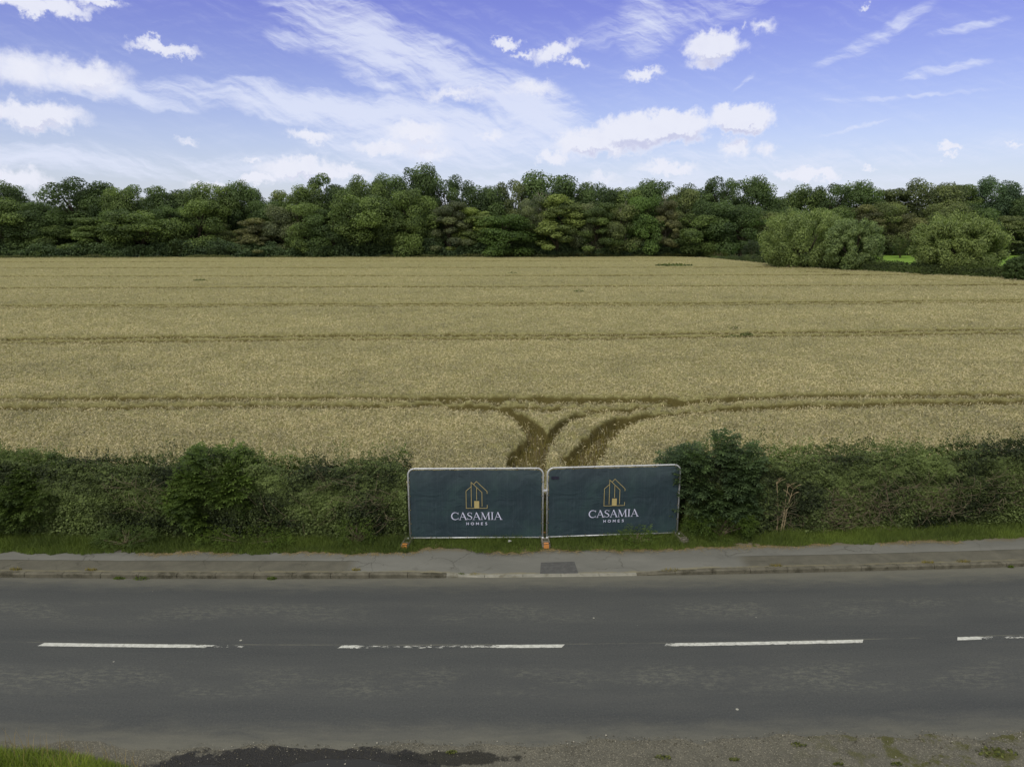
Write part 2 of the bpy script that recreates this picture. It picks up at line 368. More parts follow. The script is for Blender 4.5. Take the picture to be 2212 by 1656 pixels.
def m_wheatsheet(N, b):
    co = coords(N); n = N.noise(co, 9, 6, .75); n2 = N.noise(co, .12, 4, .5); n3 = N.noise(N.mapping(co, sc=(.5, 2.2, 1)), .5, 5, .6); n4 = N.noise(co, 2.6, 5, .7)
    a = N.n.new('ShaderNodeAttribute'); a.attribute_name = 'depth'
    c = N.ramp(n, [(.28, lin(102, 98, 60)), (.5, lin(144, 139, 94)), (.74, lin(180, 175, 126))])
    c = N.mix(N.math('MULTIPLY', N.smooth(n4, .5, .3), .35), c, lin(118, 110, 66))
    c = N.mix(N.math('MULTIPLY', N.smooth(n2, .35, .65), .25), c, lin(150, 146, 102))
    c = N.mix(N.math('MULTIPLY', N.smooth(n3, .52, .75), .25), c, lin(160, 148, 100))
    c = N.mix(N.math('MULTIPLY', N.smooth(a.outputs['Fac'], 0., .35), .9), c, lin(88, 79, 42))  # wheel-track walls darker: brown stalks, with their shade put into the colour
    N.l.new(c, b.inputs[0]); bump(N, b, N.math('ADD', n, n4), .6, .12)
M['wheat_sheet'] = material('wheat canopy', m_wheatsheet, .9, .1)

# ------------------------------------------------------------------ lines of the road, from the photo
def fit(pts, z, deg=3):
    w = np.array([pix(*p, z) for p in pts]); return np.polyfit(w[:, 0], w[:, 1], deg)
CL = fit([(86, 1395), (527, 1398), (735, 1401), (1215, 1400), (1437, 1395), (1870, 1386), (2211, 1379)], 0, 2)
def ext(poly, x, lim=13.):
    x = np.asarray(x, float); xc = np.clip(x, -lim, lim); d = np.polyder(poly)
    return np.polyval(poly, xc) + np.polyval(d, xc) * (x - xc)
def centre(x): return ext(CL, x)
GT = fit([(0, 1247), (500, 1249), (1000, 1248), (1430, 1243), (2000, 1228), (2211, 1224)], 0, 2)
BK = fit([(0, 1190), (350, 1192), (1270, 1188), (1475, 1182), (1700, 1173), (2211, 1160)], .12, 2)
def gutter(x): return ext(GT, x)
def back(x): return ext(BK, x)
def near_edge(x): return centre(x) - 2.78
def kerb_h(x):
    x = np.asarray(x, float); t = np.clip((np.abs(x - 1.15) - 2.2) / .9, 0, 1); return .025 + .085 * t * t * (3 - 2 * t)

def strip(name, xs, fa, fb, n, z, mat, zb=None, v0=0., v1=None, uvf=None):
    X = np.repeat(np.asarray(xs)[None, :], n, 0); t = np.linspace(0, 1, n)[:, None]
    A = fa(xs)[None, :]; B = fb(xs)[None, :]; Y = A * (1 - t) + B * t
    Z = X * 0 + (z(X, t) if callable(z) else z)
    V = np.stack([X, Y, Z], 2).reshape(-1, 3)
    uv = np.stack([X, uvf(X, Y)], 2).reshape(-1, 2) if uvf else None
    return obj(name, fast_mesh(name, V, grid_faces(n, len(xs)), uv=uv, smooth=True), mat)
xs_road = np.unique(np.concatenate([np.linspace(-200, -30, 40), np.linspace(-30, 30, 300), np.linspace(30, 200, 40)]))
# ground: one sheet to the horizon
g = MB(); g.add([(-3000, -600, -.08), (3000, -600, -.08), (3000, 4000, -.08), (-3000, 4000, -.08)], [(0, 1, 2, 3)])
structure(g.build('ground', M['ground']))
structure(strip('road', xs_road, lambda x: near_edge(x) - .5, lambda x: gutter(x) + .02, 14, lambda X, t: .05 * (1 - ((t - .55) / .55) ** 2), M['road'], uvf=lambda X, Y: Y - centre(X)))
def road_z(x, y):
    a = near_edge(x) - .5; bb = gutter(x) + .02; t = (y - a) / (bb - a); return .05 * (1 - ((t - .55) / .55) ** 2)
# gutter kerb: separate stones with joints
def build_kerb():
    lo, hi = MB(), MB(); rng = random.Random(3)
    x = -40.0
    while x < 40:
        L = .915; a = x + .006; b2 = x + L - .006; ya, yb = float(gutter(a)), float(gutter(b2)); h = .03 + .0
        ha, hb = float(kerb_h(a)), float(kerb_h(b2)); j = rng.uniform(-.005, .005)
        mb = lo if abs((a + b2) / 2 - 1.15) < 2.3 else hi
        w = .13; c = .018
        prof = lambda y, hh: [(y + j, -.05), (y + j, hh - c + .012), (y + c + j, hh + .012), (y + w + j, hh + .012), (y + w + j, -.05)]
        A = [(a, p[0], p[1]) for p in prof(ya, ha)]; B = [(b2, p[0], p[1]) for p in prof(yb, hb)]
        mb.add(A + B, [(0, 5, 6, 1), (1, 6, 7, 2), (2, 7, 8, 3), (3, 8, 9, 4), (4, 3, 2, 1, 0), (5, 6, 7, 8, 9)])
        x += L
    structure(hi.build('kerb', M['kerb'])); structure(lo.build('dropped_kerb', M['kerb_low']))
build_kerb()
def pave_z(X, Y=None): return kerb_h(X) * 1.0 + .0
structure(strip('pavement', xs_road, lambda x: gutter(x) + .10, lambda x: back(x) + .62, 10, lambda X, t: kerb_h(X) * (1 - t) + .119 * t + .002, M['pave'], uvf=lambda X, Y: Y - gutter(X) - .13))
def path_z(x, y):
    t = (y - gutter(x) - .1) / (back(x) + .52 - gutter(x)); return kerb_h(x) * (1 - t) + .119 * t + .002
# dark repair patch in the pavement
pp = [pix(1166, 1236, .06), pix(1168, 1210, .1), pix(1240, 1208, .1), pix(1249, 1234, .06)]
g = MB(); g.add([(x, y, float(path_z(x, y)) + .005) for x, y in pp], [(0, 3, 2, 1)]); structure(g.build('pavement_patch', M['patch']))
# field soil and verge earth
structure(strip('verge_earth', xs_road, lambda x: back(x) + .30 + .3 * np.exp(-((x + 1.75) / .7) ** 4), lambda x: back(x) + 2.9, 6, lambda X, t: .125 + .03 * t, M['verge']))
g = MB(); g.add([(-220, 19.2, .13), (220, 19.2, .13), (220, 168, .13), (-220, 168, .13)], [(0, 1, 2, 3)]); structure(g.build('field', M['soil']))

# ------------------------------------------------------------------ lane markings, worn paint
def m_paint(wear):
    def fn(N, b):
        co = coords(N); n = N.noise(N.mapping(co, sc=(.7, 2.5, 1)), 9, 8, .75); n2 = N.noise(co, .7, 2)
        a = N.n.new('ShaderNodeAttribute'); a.attribute_name = 'wear'
        th = N.math('ADD', n, N.math('MULTIPLY_ADD', a.outputs['Fac'], -.55, .34))
        fac = N.smooth(th, .50, .53)
        b.inputs[0].default_value = lin(200, 200, 192)
        N.l.new(N.ramp(N.noise(co, 14, 4), [(.3, lin(168, 168, 160)), (.7, lin(210, 210, 202))]), b.inputs[0])
        tr = N.n.new('ShaderNodeBsdfTransparent'); mx = N.n.new('ShaderNodeMixShader')
        N.l.new(fac, mx.inputs[0]); N.l.new(tr.outputs[0], mx.inputs[1]); N.l.new(b.outputs[0], mx.inputs[2])
        N.l.new(mx.outputs[0], N.n['Material Output'].inputs[0])
    return fn
M['paint'] = material('worn white paint', m_paint(0), .7, .3)
def dash(px0, px1, wear):
    x0 = pix(px0, 1398)[0]; x1 = pix(px1, 1398)[0]
    if px1 > 2211: x1 = x0 + 4
    n = 60; xs = np.linspace(x0, x1, n); w = np.interp(np.linspace(0, 1, n), [a for a, _ in wear], [b for _, b in wear])
    V = []; A = []
    for k in range(5):
        y = centre(xs) - .055 + .11 * k / 4; e = .75 * (1 if k in (0, 4) else .3)
        V.append(np.stack([xs + (k - 2) * .018, y, road_z(xs, y) + .004], 1)); A.append(w + e * .35)
    me = fast_mesh('lane_marking', np.concatenate(V), grid_faces(5, n), {'wear': np.concatenate(A)})
    return structure(obj('lane_marking', me, M['paint']))
dash(86, 527, [(0, .2), (.7, .25), (.82, .45), (.86, .62), (1, .6)])
dash(735, 1216, [(0, .35), (.08, .35), (.11, .6), (.68, .54), (.72, .25), (1, .2)])
dash(1437, 1871, [(0, .55), (.05, .3), (1, .25)])
dash(2083, 2600, [(0, .1), (.1, .25), (.13, .6), (.4, .5), (1, .3)])
dash(-560, -120, [(0, .4), (1, .3)])
M['faint'] = M['paint']

# ------------------------------------------------------------------ near side: broken edge, puddle, gravel, long grass
def m_gravel(N, b):
    co = coords(N); s = N.sep(co)
    n = N.noise(co, 1.6, 6, .65); sp = N.vor(co, 60, 'F1', 'Color'); spd = N.vor(co, 60); f = N.noise(co, 30, 4, .7)
    c = N.ramp(n, [(.3, lin(98, 95, 83)), (.5, lin(112, 109, 96)), (.7, lin(124, 120, 105))])
    c = N.mix(N.math('MULTIPLY', N.smooth(N.sep(sp)[0], .8, .97), .6), c, lin(165, 158, 138))
    c = N.mix(N.math('MULTIPLY', N.smooth(f, .45, .3), .6), c, lin(58, 55, 46))
    c = N.mix(N.math('MULTIPLY', N.smooth(s[0], 4.0, 6.5), N.smooth(N.noise(co, 2.5, 6, .7), .48, .6)), c, lin(92, 92, 50))
    # wet ground round the puddle
    q = N.mapping(co, (-3.35, 9.35, 0), (0, 0, 0), (2.35, .52, 1), 'TEXTURE')
    d = N.math('ADD', N.vmath('LENGTH', q), N.math('MULTIPLY_ADD', N.noise(co, 2.2, 7, .7), 1.2, -.6))
    wet = N.smooth(d, 1.05, .92)
    c = N.mix(N.math('MULTIPLY', wet, .9), c, N.mix(N.smooth(f, .55, .7), lin(40, 39, 38), lin(72, 68, 60)))
    q2 = N.mapping(co, (-.9, 9.62, 0), (0, 0, 0), (1.5, .2, 1), 'TEXTURE')
    d2 = N.math('ADD', N.vmath('LENGTH', q2), N.math('MULTIPLY_ADD', N.noise(co, 3, 7, .7), 1.4, -.7))
    w2 = N.smooth(d2, .75, .6); c = N.mix(N.math('MULTIPLY', w2, .85), c, lin(42, 41, 36))
    N.l.new(c, b.inputs[0]); N.l.new(N.math('MULTIPLY_ADD', wet, -.45, .9), b.inputs['Roughness']); bump(N, b, N.math('ADD', spd, f), .9, .03)
M['gravel'] = material('gravelly broken road edge', m_gravel, .9, .3)
NE = lambda x: np.interp(x, [pix(p, q)[0] for p, q in ((-600, 1600), (0, 1600), (300, 1612), (420, 1615), (560, 1600), (700, 1612), (830, 1612), (1000, 1618), (1350, 1602), (1600, 1598), (1850, 1598), (2000, 1592), (2211, 1578), (2900, 1560))],
                         [pix(p, q)[1] for p, q in ((-600, 1600), (0, 1600), (300, 1612), (420, 1615), (560, 1600), (700, 1612), (830, 1612), (1000, 1618), (1350, 1602), (1600, 1598), (1850, 1598), (2000, 1592), (2211, 1578), (2900, 1560))])
xn = np.linspace(-16, 16, 900)
jag = lambda x: NE(x) + (fbm(x * 1.3, x * 0, 5, 6) - .5) * .5
structure(strip('gravel_verge', xn, lambda x: x * 0 + 5., jag, 60, lambda X, t: .012 + .022 * (1 - t ** 8) * 0 + road_z(X, near_edge(X)) + .012 + .0 * t, M['gravel']))
def m_water(N, b):
    b.inputs[0].default_value = (.012, .012, .011, 1); b.inputs['Roughness'].default_value = .04
    bump(N, b, N.noise(coords(N), 6, 2), .02, .01)
M['water'] = material('puddle water', m_water, .04, .5)
def blob_sheet(name, cx, cy, rx, ry, z, mat, seed, n=72):
    V = [(cx, cy, z)]
    for k in range(n):
        a = 2 * math.pi * k / n; r = .75 + .5 * float(fbm(np.array(math.cos(a) * 1.8 + seed), np.array(math.sin(a) * 1.8), seed, 4))
        V.append((cx + rx * r * math.cos(a), cy + ry * r * math.sin(a), z))
    g = MB(); g.add(V, [(0, 1 + k, 1 + (k + 1) % n) for k in range(n)]); return g.build(name, mat)
px_, py_ = pix(740, 1662); structure(blob_sheet('puddle', px_, py_ - .02, .82, .2, float(road_z(px_, near_edge(px_))) + .032, M['water'], 4))
px_, py_ = pix(440, 1664); structure(blob_sheet('puddle', px_, py_ - .05, .45, .13, float(road_z(px_, near_edge(px_))) + .032, M['water'], 9))

def blades(rng, P, h, w, lean=.5, seg=2, dirs=None):
    """curved grass blades as narrow strips"""
    n = len(P); a = rng.uniform(0, 2 * np.pi, n); D = np.stack([np.cos(a), np.sin(a), 0 * a], 1)
    if dirs is not None: D = unit(D + dirs)
    a2 = rng.uniform(0, 2 * np.pi, n); B = np.stack([np.cos(a2), np.sin(a2), 0 * a2], 1)
    h = np.broadcast_to(h, (n,))[:, None]; w = np.broadcast_to(w, (n,))[:, None]; le = (rng.uniform(.1, 1, n) * lean)[:, None]
    V = []
    for k in range(seg + 1):
        t = k / seg; c = P + D * h * le * t ** 1.7 + np.array([0, 0, 1.]) * h * (t - .25 * le * t * t); ww = w * (1 - t * .85)
        V += [c - B * ww / 2, c + B * ww / 2]
    V = np.stack(V, 1).reshape(-1, 3); base = np.arange(n)[:, None] * 2 * (seg + 1)
    F = np.concatenate([base + np.array([[2 * k, 2 * k + 1, 2 * k + 3, 2 * k + 2]]) for k in range(seg)], 0)
    return V, F, 2 * (seg + 1)
def rep(a, k): return np.repeat(np.asarray(a), k)

R = np.random.default_rng(11)
def grass_object(name, P, h, w, mat, tone, lean=.6, label=None):
    V, F, k = blades(R, P, h, w, lean); me = fast_mesh(name, V, F, {'tone': rep(tone, k)})
    return tag(obj(name, me, mat), label, None, None, 'stuff')
# verge grass beyond the pavement
n = 150000; x = R.uniform(-15, 15.5, n)
edge = back(x) - .02 + (fbm(x * 1.1, x * 0, 3, 5) - .5) * .34 + (fbm(x * 6, x * 0, 13, 3) - .5) * .12
edge += (fbm(x * 5, x * 0, 13, 4) - .5) * .16 + .24 * np.exp(-((x + 1.75) / .6) ** 4)                                   # worn patch by the left foot
dpt = R.uniform(0, 1, n) ** 1.15 * 1.25; y = edge + dpt
left = x < -2.6; mid = (x >= -2.6) & (x < 4.6)
h = (.07 + .13 * np.clip(dpt / .5, 0, 1)) * R.uniform(.5, 1.3, n) * np.where(mid, .8, 1.0)
clump = fbm(x * 1.6, y * 1.6, 8, 4); h *= .5 + 1.2 * clump
tone = np.clip(.15 + .9 * (fbm(x * .9, y * 2, 21, 4) - .2) + R.normal(0, .16, n) - np.where(left, .12, 0), 0, 1)
keep = (clump > .25) | (dpt > .2)
P = np.stack([x, y, np.full(n, .12)], 1)[keep]
grass_object('verge_grass', P, h[keep], .012, M['grass'], tone[keep], label='green grass verge between the pavement and the hedge')
# dry cut grass on the edge of the pavement
n = 9000; x = R.uniform(-14, 15, n); m = fbm(x * .8, x * 0, 40, 3) > .47; x = x[m]; n = len(x)
y = back(x) + R.normal(.0, .07, n) + (fbm(x * 1.1, x * 0, 3, 5) - .5) * .34 - .02 + .23 * np.exp(-((x + 1.75) / .6) ** 4)
V, F, k = blades(R, np.stack([x, y, np.full(n, .121)], 1), R.uniform(.04, .13, n), .009, 3.0)
V[:, 2] = np.minimum(V[:, 2], .121 + (V[:, 2] - .121) * .25)
tag(obj('dry_grass', fast_mesh('dry_grass', V, F, {'tone': rep(R.uniform(0, 1, n), k)}), M['dry_grass']), 'straw coloured dry grass lying along the back edge of the pavement', kind='stuff')
# long bright grass in the near left corner
ex = [pix(p, q)[0] for p, q in ((-400, 1600), (0, 1618), (100, 1624), (200, 1640), (260, 1652), (310, 1675), (380, 1760))]; ey = [pix(p, q)[1] for p, q in ((-400, 1600), (0, 1618), (100, 1624), (200, 1640), (260, 1652), (310, 1675), (380, 1760))]
n = 60000; x = R.uniform(-13, ex[-1], n); y = np.interp(x, ex, ey) + .1 * (fbm(x * 2, x * 0, 9, 3) - .5) - R.uniform(0, 1, n) ** 1.3 * 2.6
P = np.stack([x, y, np.full(n, .0)], 1); dd = np.interp(x, ex, ey) - y
grass_object('long_grass', P, R.uniform(.10, .26, n) * np.clip(.45 + dd * 2.5, .45, 1.25), .011, M['near_grass'], np.clip(.25 + .8 * (fbm(x * 1.5, y * 1.5, 33) - .25) + R.normal(0, .15, n), 0, 1), .8,
             'bright green long grass in the near left corner beside the road')
n = 160; x = R.uniform(-8.3, ex[-1] + .15, n); y = np.interp(x, ex, ey) - R.uniform(-.08, .5, n)
P = np.stack([x, y, np.full(n, .0)], 1); V, F, k = blades(R, P, R.uniform(.25, .5, n), .008, .35)
tag(obj('seeding_grass', fast_mesh('seeding_grass', V, F, {'tone': rep(R.uniform(0, 1, n), k)}), M['dry_grass']), 'pale seeding grass stems at the edge of the near grass', kind='stuff')
# loose stones on the broken near edge
def stones(name, n, seed, label):
    r = np.random.default_rng(seed); x = r.uniform(-6.5, 10, n); y = jag(x) - r.exponential(.25, n) + .08; ok = (y > 8.6) & (x > -5.6); x, y = x[ok], y[ok]; n = len(x)
    s = r.lognormal(-5.0, .4, n); oc = np.array([(1, 0, 0), (0, 1, 0), (-1, 0, 0), (0, -1, 0), (0, 0, .8), (0, 0, -.5)]); a = r.uniform(0, 6.28, n)
    V = oc[None] * s[:, None, None] * r.uniform(.6, 1.3, (n, 6, 1)); c, q = np.cos(a)[:, None], np.sin(a)[:, None]
    V = np.stack([V[..., 0] * c - V[..., 1] * q, V[..., 0] * q + V[..., 1] * c, V[..., 2]], 2) + np.stack([x, y, road_z(x, near_edge(x)) + .03], 1)[:, None]
    F = np.array([(0, 1, 4), (1, 2, 4), (2, 3, 4), (3, 0, 4), (1, 0, 5), (2, 1, 5), (3, 2, 5), (0, 3, 5)])[None] + np.arange(n)[:, None, None] * 6
    me = fast_mesh(name, V.reshape(-1, 3), F.reshape(-1, 3), {'tone': rep(r.uniform(0, 1, n) ** 2, 6)})
    def fn(N, b):
        at_ = N.n.new('ShaderNodeAttribute'); at_.attribute_name = 'tone'; N.l.new(N.ramp(at_.outputs['Fac'], [(0, lin(75, 72, 62)), (.6, lin(125, 119, 102)), (1, lin(190, 184, 168))]), b.inputs[0])
    tag(obj(name, me, material('stones', fn, .9, .2)), label, kind='stuff')
stones('loose_stones', 3000, 5, 'small pale stones scattered on the broken near road edge')

def tuft(name, x, y, z, r, hgt, n, mat, label, cat, group, seed, leafy=False, color=None):
    rg = np.random.default_rng(seed); a = rg.uniform(0, 6.28, n); rr = r * np.sqrt(rg.uniform(0, 1, n))
    P = np.stack([np.cos(a) * rr * 1.5, np.sin(a) * rr * .55, 0 * a], 1)
    if leafy:
        P[:, 2] = rg.uniform(0, hgt, n) * (1 - rr / r * .6); q_ = max(.04, r * .3); V, F = leaf_arrays(P, rg.normal(size=(n, 3)) + [0, -.2, .8], q_, q_ * .6, rg); k = 4
    else: V, F, k = blades(rg, P, rg.uniform(.4, 1, n) * hgt, .01, .9)
    o = obj(name, fast_mesh(name, V, F, {'tone': rep(rg.uniform(0, 1, n), k)}), mat, None, (x, y, z), color); return tag(o, label, cat, group)
gt = 'weed tufts growing along the kerb'
tl = [(35, 1230, 'yellow moss tuft on the kerb at the far left of the pavement', .1), (197, 1231, 'flat yellow weed tuft on the kerb, second from the left', .1), (265, 1244, 'green leafy weed in the gutter, the first below the kerb from the left', .09), (310, 1246, 'bright green leafy weed rooted at the kerb face under the light green elder bush', .13),
      (590, 1247, 'small green weed in the gutter left of the left fence foot', .08), (770, 1231, 'small ochre weed on the kerb just left of the left fence panel', .07), (996, 1239, 'green weed tuft at the left end of the pale dropped kerb', .06), (1022, 1238, 'ochre moss tuft on the pale dropped kerb below the left fence panel', .1), (1448, 1232, 'largest ochre weed tuft where the dropped kerb ends below the right fence foot', .16),
      (1675, 1222, 'round yellow grass tuft on the kerb under the dead hogweed stalks', .11), (2003, 1215, 'yellow moss tuft on the kerb, left of the two together at the far right', .1), (2080, 1213, 'yellow moss tuft on the kerb, right of the two together at the far right', .12), (2186, 1228, 'tiny green weed in the gutter near the right edge of the picture', .05)]
for i, (a, b_, lb, r_) in enumerate(tl):
    gutterw = b_ > 1240 or a == 2186; x, y = pix(a, b_, .0 if gutterw else .1)
    y = float(gutter(x)) - .03 if gutterw else max(y, float(gutter(x)) + .1)
    green = gutterw or a == 996
    tuft('weed_tuft', x, y, float(road_z(x, y)) if gutterw else float(kerb_h(x)) + .005, r_, .07 + .12 * r_, 90, M['leaf'] if green else M['tuft'], lb, 'weed', gt, 50 + i, green, (.1, .15, .03, 1))
rt0 = random.Random(8)
nt = [(975, 1624, 'small green weed on the road edge right of the puddle'), (1430, 1636, 'green weed on the gravel, leftmost of the clump at the lower right'), (2210 * .605 * 1.1, 1640, None), (1585, 1640, 'flat green weed on the gravel, middle of the lower right ground'), (1725, 1608, 'small weed at the top of the gravel on the lower right'), (1810, 1650, 'low green weed at the bottom edge of the gravel, lower right'),
      (1935, 1650, 'low weed patch on the gravel left of the straw in the lower right corner'), (2150, 1625, 'weed with long straw stems in the lower right corner')]
for i, (a, b_, lb) in enumerate(nt):
    if not lb: continue
    x, y = pix(a, b_, .03); tuft('gravel_weed', x, y, float(road_z(x, near_edge(x))) + .03, rt0.uniform(.05, .1) if 'straw stems' not in lb else .22, .04, 60, M['leaf'], lb, 'weed', 'weeds on the gravel', 80 + i, True, (.11, .13, .045, 1))

# ------------------------------------------------------------------ wheat
def chain(zoom_pts):
    return [pix((1000 + a * .3436) * .8637, (940 + b * .3436) * .8637, .55) for a, b in zoom_pts]
def wpts(l): return [pix(a, b, .6) for a, b in l]
paths = [
    (wpts([(-600, 866), (0, 861), (500, 859), (1000, 859), (1300, 861), (1500, 860), (1800, 854), (2211, 851), (2800, 845)]), .42),
    (wpts([(-600, 887), (0, 881), (500, 877), (900, 877)]) + chain([(150, 210), (500, 220), (700, 240), (850, 295), (950, 370), (1000, 440), (960, 560), (920, 680), (900, 760)]), .36),
    (chain([(500, 222), (800, 222), (1100, 235), (1500, 243), (1750, 228)]), .3),
    (wpts([(2800, 857), (2211, 868), (1900, 873), (1700, 877)]) + chain([(2200, 255), (1900, 285), (1650, 322), (1500, 400), (1380, 520), (1320, 640), (1290, 760)]), .44),
    (chain([(2250, 190), (1980, 200), (1780, 225), (1500, 262), (1300, 285), (1180, 345), (1080, 430), (985, 560), (935, 660), (910, 760)]), .14),
    (chain([(1000, 470), (950, 580), (935, 700), (935, 780)]), .54),
    (chain([(1400, 480), (1340, 580), (1310, 700), (1300, 780)]), .55),
    (chain([(1480, 480), (1530, 460)]), .2)]
far_lines = [([(0, 732), (700, 724), (1300, 722), (2211, 711)], .45, 1), ([(0, 740.5), (700, 732), (1300, 730), (2211, 719)], .42, .9), ([(0, 660), (700, 655), (1500, 654), (2211, 647)], .5, 1), ([(0, 664.5), (700, 659.5), (1500, 658.5), (2211, 651.5)], .5, 1),
             ([(0, 621), (1100, 618), (2211, 614)], .9, .85), ([(0, 596), (1100, 594.5), (2211, 592)], 1.0, .8), ([(0, 578), (1100, 577), (1800, 576)], 1.1, .7), ([(0, 565), (1100, 563), (1480, 562)], 1.2, .6),
             ([(1330, 556), (1480, 557), (1760, 586), (2000, 604), (2211, 613), (2500, 625)], .8, .9)]
def seg_dist(x, y, pts):
    d = np.full(x.shape, 1e9)
    for (ax, ay), (bx, by) in zip(pts[:-1], pts[1:]):
        vx, vy = bx - ax, by - ay; t = np.clip(((x - ax) * vx + (y - ay) * vy) / (vx * vx + vy * vy + 1e-9), 0, 1)
        d = np.minimum(d, np.hypot(x - ax - t * vx, y - ay - t * vy))
    return d
FAR = [(np.array(wpts(l)), w, s) for l, w, s in far_lines]
BACKX = [pix(p, q, .7) for p, q in ((0, 556), (400, 553.5), (900, 554), (1300, 553), (1440, 550.5), (1530, 551))]
RB = [(30, 166), (42, 158), (52.2, 119.9), (70.2, 98.1), (100, 75), (140, 50)]       # right boundary of the crop
def crop_mask(x, y):
    """1 = standing crop, 0 = wheel track or outside"""
    m = np.ones(x.shape); ns = (fbm(x * 1.7, y * 1.7, 77, 3) - .5)
    nr = y < 38
    for pts, w in paths:
        if nr.any():
            d = np.full(x.shape, 1e9); d[nr] = seg_dist(x[nr], y[nr], pts) + ns[nr] * w * (1.5 if w > .53 else .55)
            m = np.minimum(m, np.clip((d - w) / .10, 0, 1))
    for P_, w, s in FAR:
        yy = np.interp(x, P_[:, 0], P_[:, 1], left=np.nan, right=np.nan) if s is not None else 0
        d = np.abs(y - np.where(np.isnan(yy), -99, yy)) + ns * .25
        m = np.minimum(m, 1 - s * (1 - np.clip((d - w) / .2, 0, 1)))
    bx, by = pix(1762, 586, .6); m = np.minimum(m, np.clip((np.hypot((x - bx) / 3.5, (y - by) / 1.3) + ns - .6) / .3, 0, 1))
    return m
def trampled(x, y):
    d = np.minimum(seg_dist(x, y, paths[4][0]), np.minimum(seg_dist(x, y, paths[5][0]), seg_dist(x, y, paths[2][0]))); return np.clip(1.9 - d, 0, 1) * np.clip((fbm(x * 1.3, y * 1.3, 55, 3) - .3) * 3, 0, 1) * (y < 34)
def inside(x, y):
    yb = np.interp(x, [p[0] for p in BACKX], [p[1] for p in BACKX]); rx = np.array(RB)
    ry = np.interp(x, rx[:, 0], rx[:, 1], left=999); return (y < np.minimum(yb, ry) + 0) & (y > 19.45 + (fbm(x * .8, x * 0, 61, 3) - .5) * .7)
def build_wheat():
    rows = np.concatenate([np.arange(19.0, 36, .11), np.arange(36, 75, .24), np.arange(75, 162.5, .36)])
    us = np.linspace(-.98, .98, 820); X = rows[:, None] * us[None, :]; Y = np.repeat(rows[:, None], len(us), 1)
    m = crop_mask(X, Y); H = .50 + .10 * (fbm(X * 2.2, Y * 2.2, 4, 3) - .5) + .12 * (fbm(X * .12, Y * .12, 14, 3) - .5)
    H = H - .2 * trampled(X, Y)
    rough = (vnoise(X * 5, Y * 5, 9) - .5) * .14
    Z = .14 + (H + rough) * m
    V = np.stack([X, Y, Z], 2).reshape(-1, 3); F = grid_faces(*X.shape)
    ins = inside(X, Y).ravel(); cut = (m.ravel() > .0) | (Y.ravel() > 38); ok = (ins[F].all(1)) & (cut[F].any(1)); F = F[ok]
    used = np.unique(F); remap = np.full(len(V), -1); remap[used] = np.arange(len(used))
    sheet = obj('canopy', fast_mesh('canopy', V[used], remap[F], {'depth': (1 - m.ravel())[used]}, smooth=False), M['wheat_sheet'])
    # ears: even in the picture's depth (many close by, fewer and in bigger sprays far away)
    rg = np.random.default_rng(2); n = 680000
    y = 19.2 * (158 / 19.2) ** (rg.uniform(0, 1, n) ** 1.25); x = rg.uniform(-.97, .97, n) * y
    mm = crop_mask(x, y); ok = inside(x, y) & ((mm > .97) | ((rg.uniform(0, 1, n) < mm * .12) & (y > 38)) | ((y < 27.5) & (rg.uniform(0, 1, n) < .09))); x, y, mm = x[ok], y[ok], mm[ok]; n = len(x)
    tr_ = trampled(x, y)
    s = np.clip((y / 26) ** .55, .95, 1.9) * rg.uniform(.8, 1.25, n)
    z = .14 + .50 * np.clip(mm, .45, 1) + .10 * (fbm(x * 2.2, y * 2.2, 4, 3) - .5) + .12 * (fbm(x * .12, y * .12, 14, 3) - .5) + rg.uniform(0, .14, n) - .2 * tr_
    a = rg.uniform(0, 2 * np.pi, n); D = np.stack([np.cos(a), np.sin(a), 0 * a], 1); b = a + rg.uniform(.6, 2.5, n); B = np.stack([np.cos(b) * .8, np.sin(b) * .8, rg.uniform(-.6, .6, n)], 1)
    P = np.stack([x, y, z], 1); U = np.array([0, 0, 1.]); S = s[:, None]; dr = rg.uniform(-.6, .5, n)[:, None]
    st = [(-.22, -.01, .008), (-.02, .012, .008), (.012, .045, .022), (.012 , .085, .020), (-.01, .12, .006)]
    Vs = []
    for zz, dd, w in st:
        c = P + U * (zz * S + (dd * dr * S if dd > .02 else 0)) + D * dd * S
        if zz == -.22: c = P + U * (-.20) - D * .01
        Vs += [c - B * w * S / 2, c + B * w * S / 2]
    V = np.stack(Vs, 1).reshape(-1, 3); base = np.arange(n)[:, None] * 10
    F = np.concatenate([base + np.array([[2 * k, 2 * k + 1, 2 * k + 3, 2 * k + 2]]) for k in range(4)], 0)
    tone = np.clip(.5 + .32 * rg.normal(size=n) * np.clip((28 / y) ** .8, .25, 1) - .25 * tr_ + .7 * (fbm(x * .8, y * .8, 31, 3) - .5) + .5 * (fbm(x * .06, y * .18, 71, 3) - .5), 0, 1)
    ears = obj('ears', fast_mesh('ears', V, F, {'tone': rep(tone, 10)}), M['wheat'])
    root = tag(sheet, 'ripe golden wheat crop with wheel tracks filling the field', kind='stuff'); sheet.name = 'wheat_crop'
    ears.parent = root; ears.name = 'wheat_ears'; ears['kind'] = 'stuff'
build_wheat()
# low green and brown regrowth in the wheel tracks
n = 120000; x = R.uniform(-22, 22, n); y = R.uniform(19.0, 32, n); m = crop_mask(x, y); ok = (m < .6) & (np.abs(x) < y * .8); x, y = x[ok], y[ok]; n = len(x)
grass_object('track_grass', np.stack([x, y, np.full(n, .13)], 1), R.uniform(.08, .34, n) * np.where(y < 27.5, 1, .35), .018, foliage_mat('track grass', (.23, .205, .07), trans=.2, lo=.5, hi=1.5), np.clip(R.uniform(0, 1, n) * .8 + .3 * (fbm(x, y, 3) - .5), 0, 1), .6, 'brown and green regrowth in the wheel tracks through the wheat')
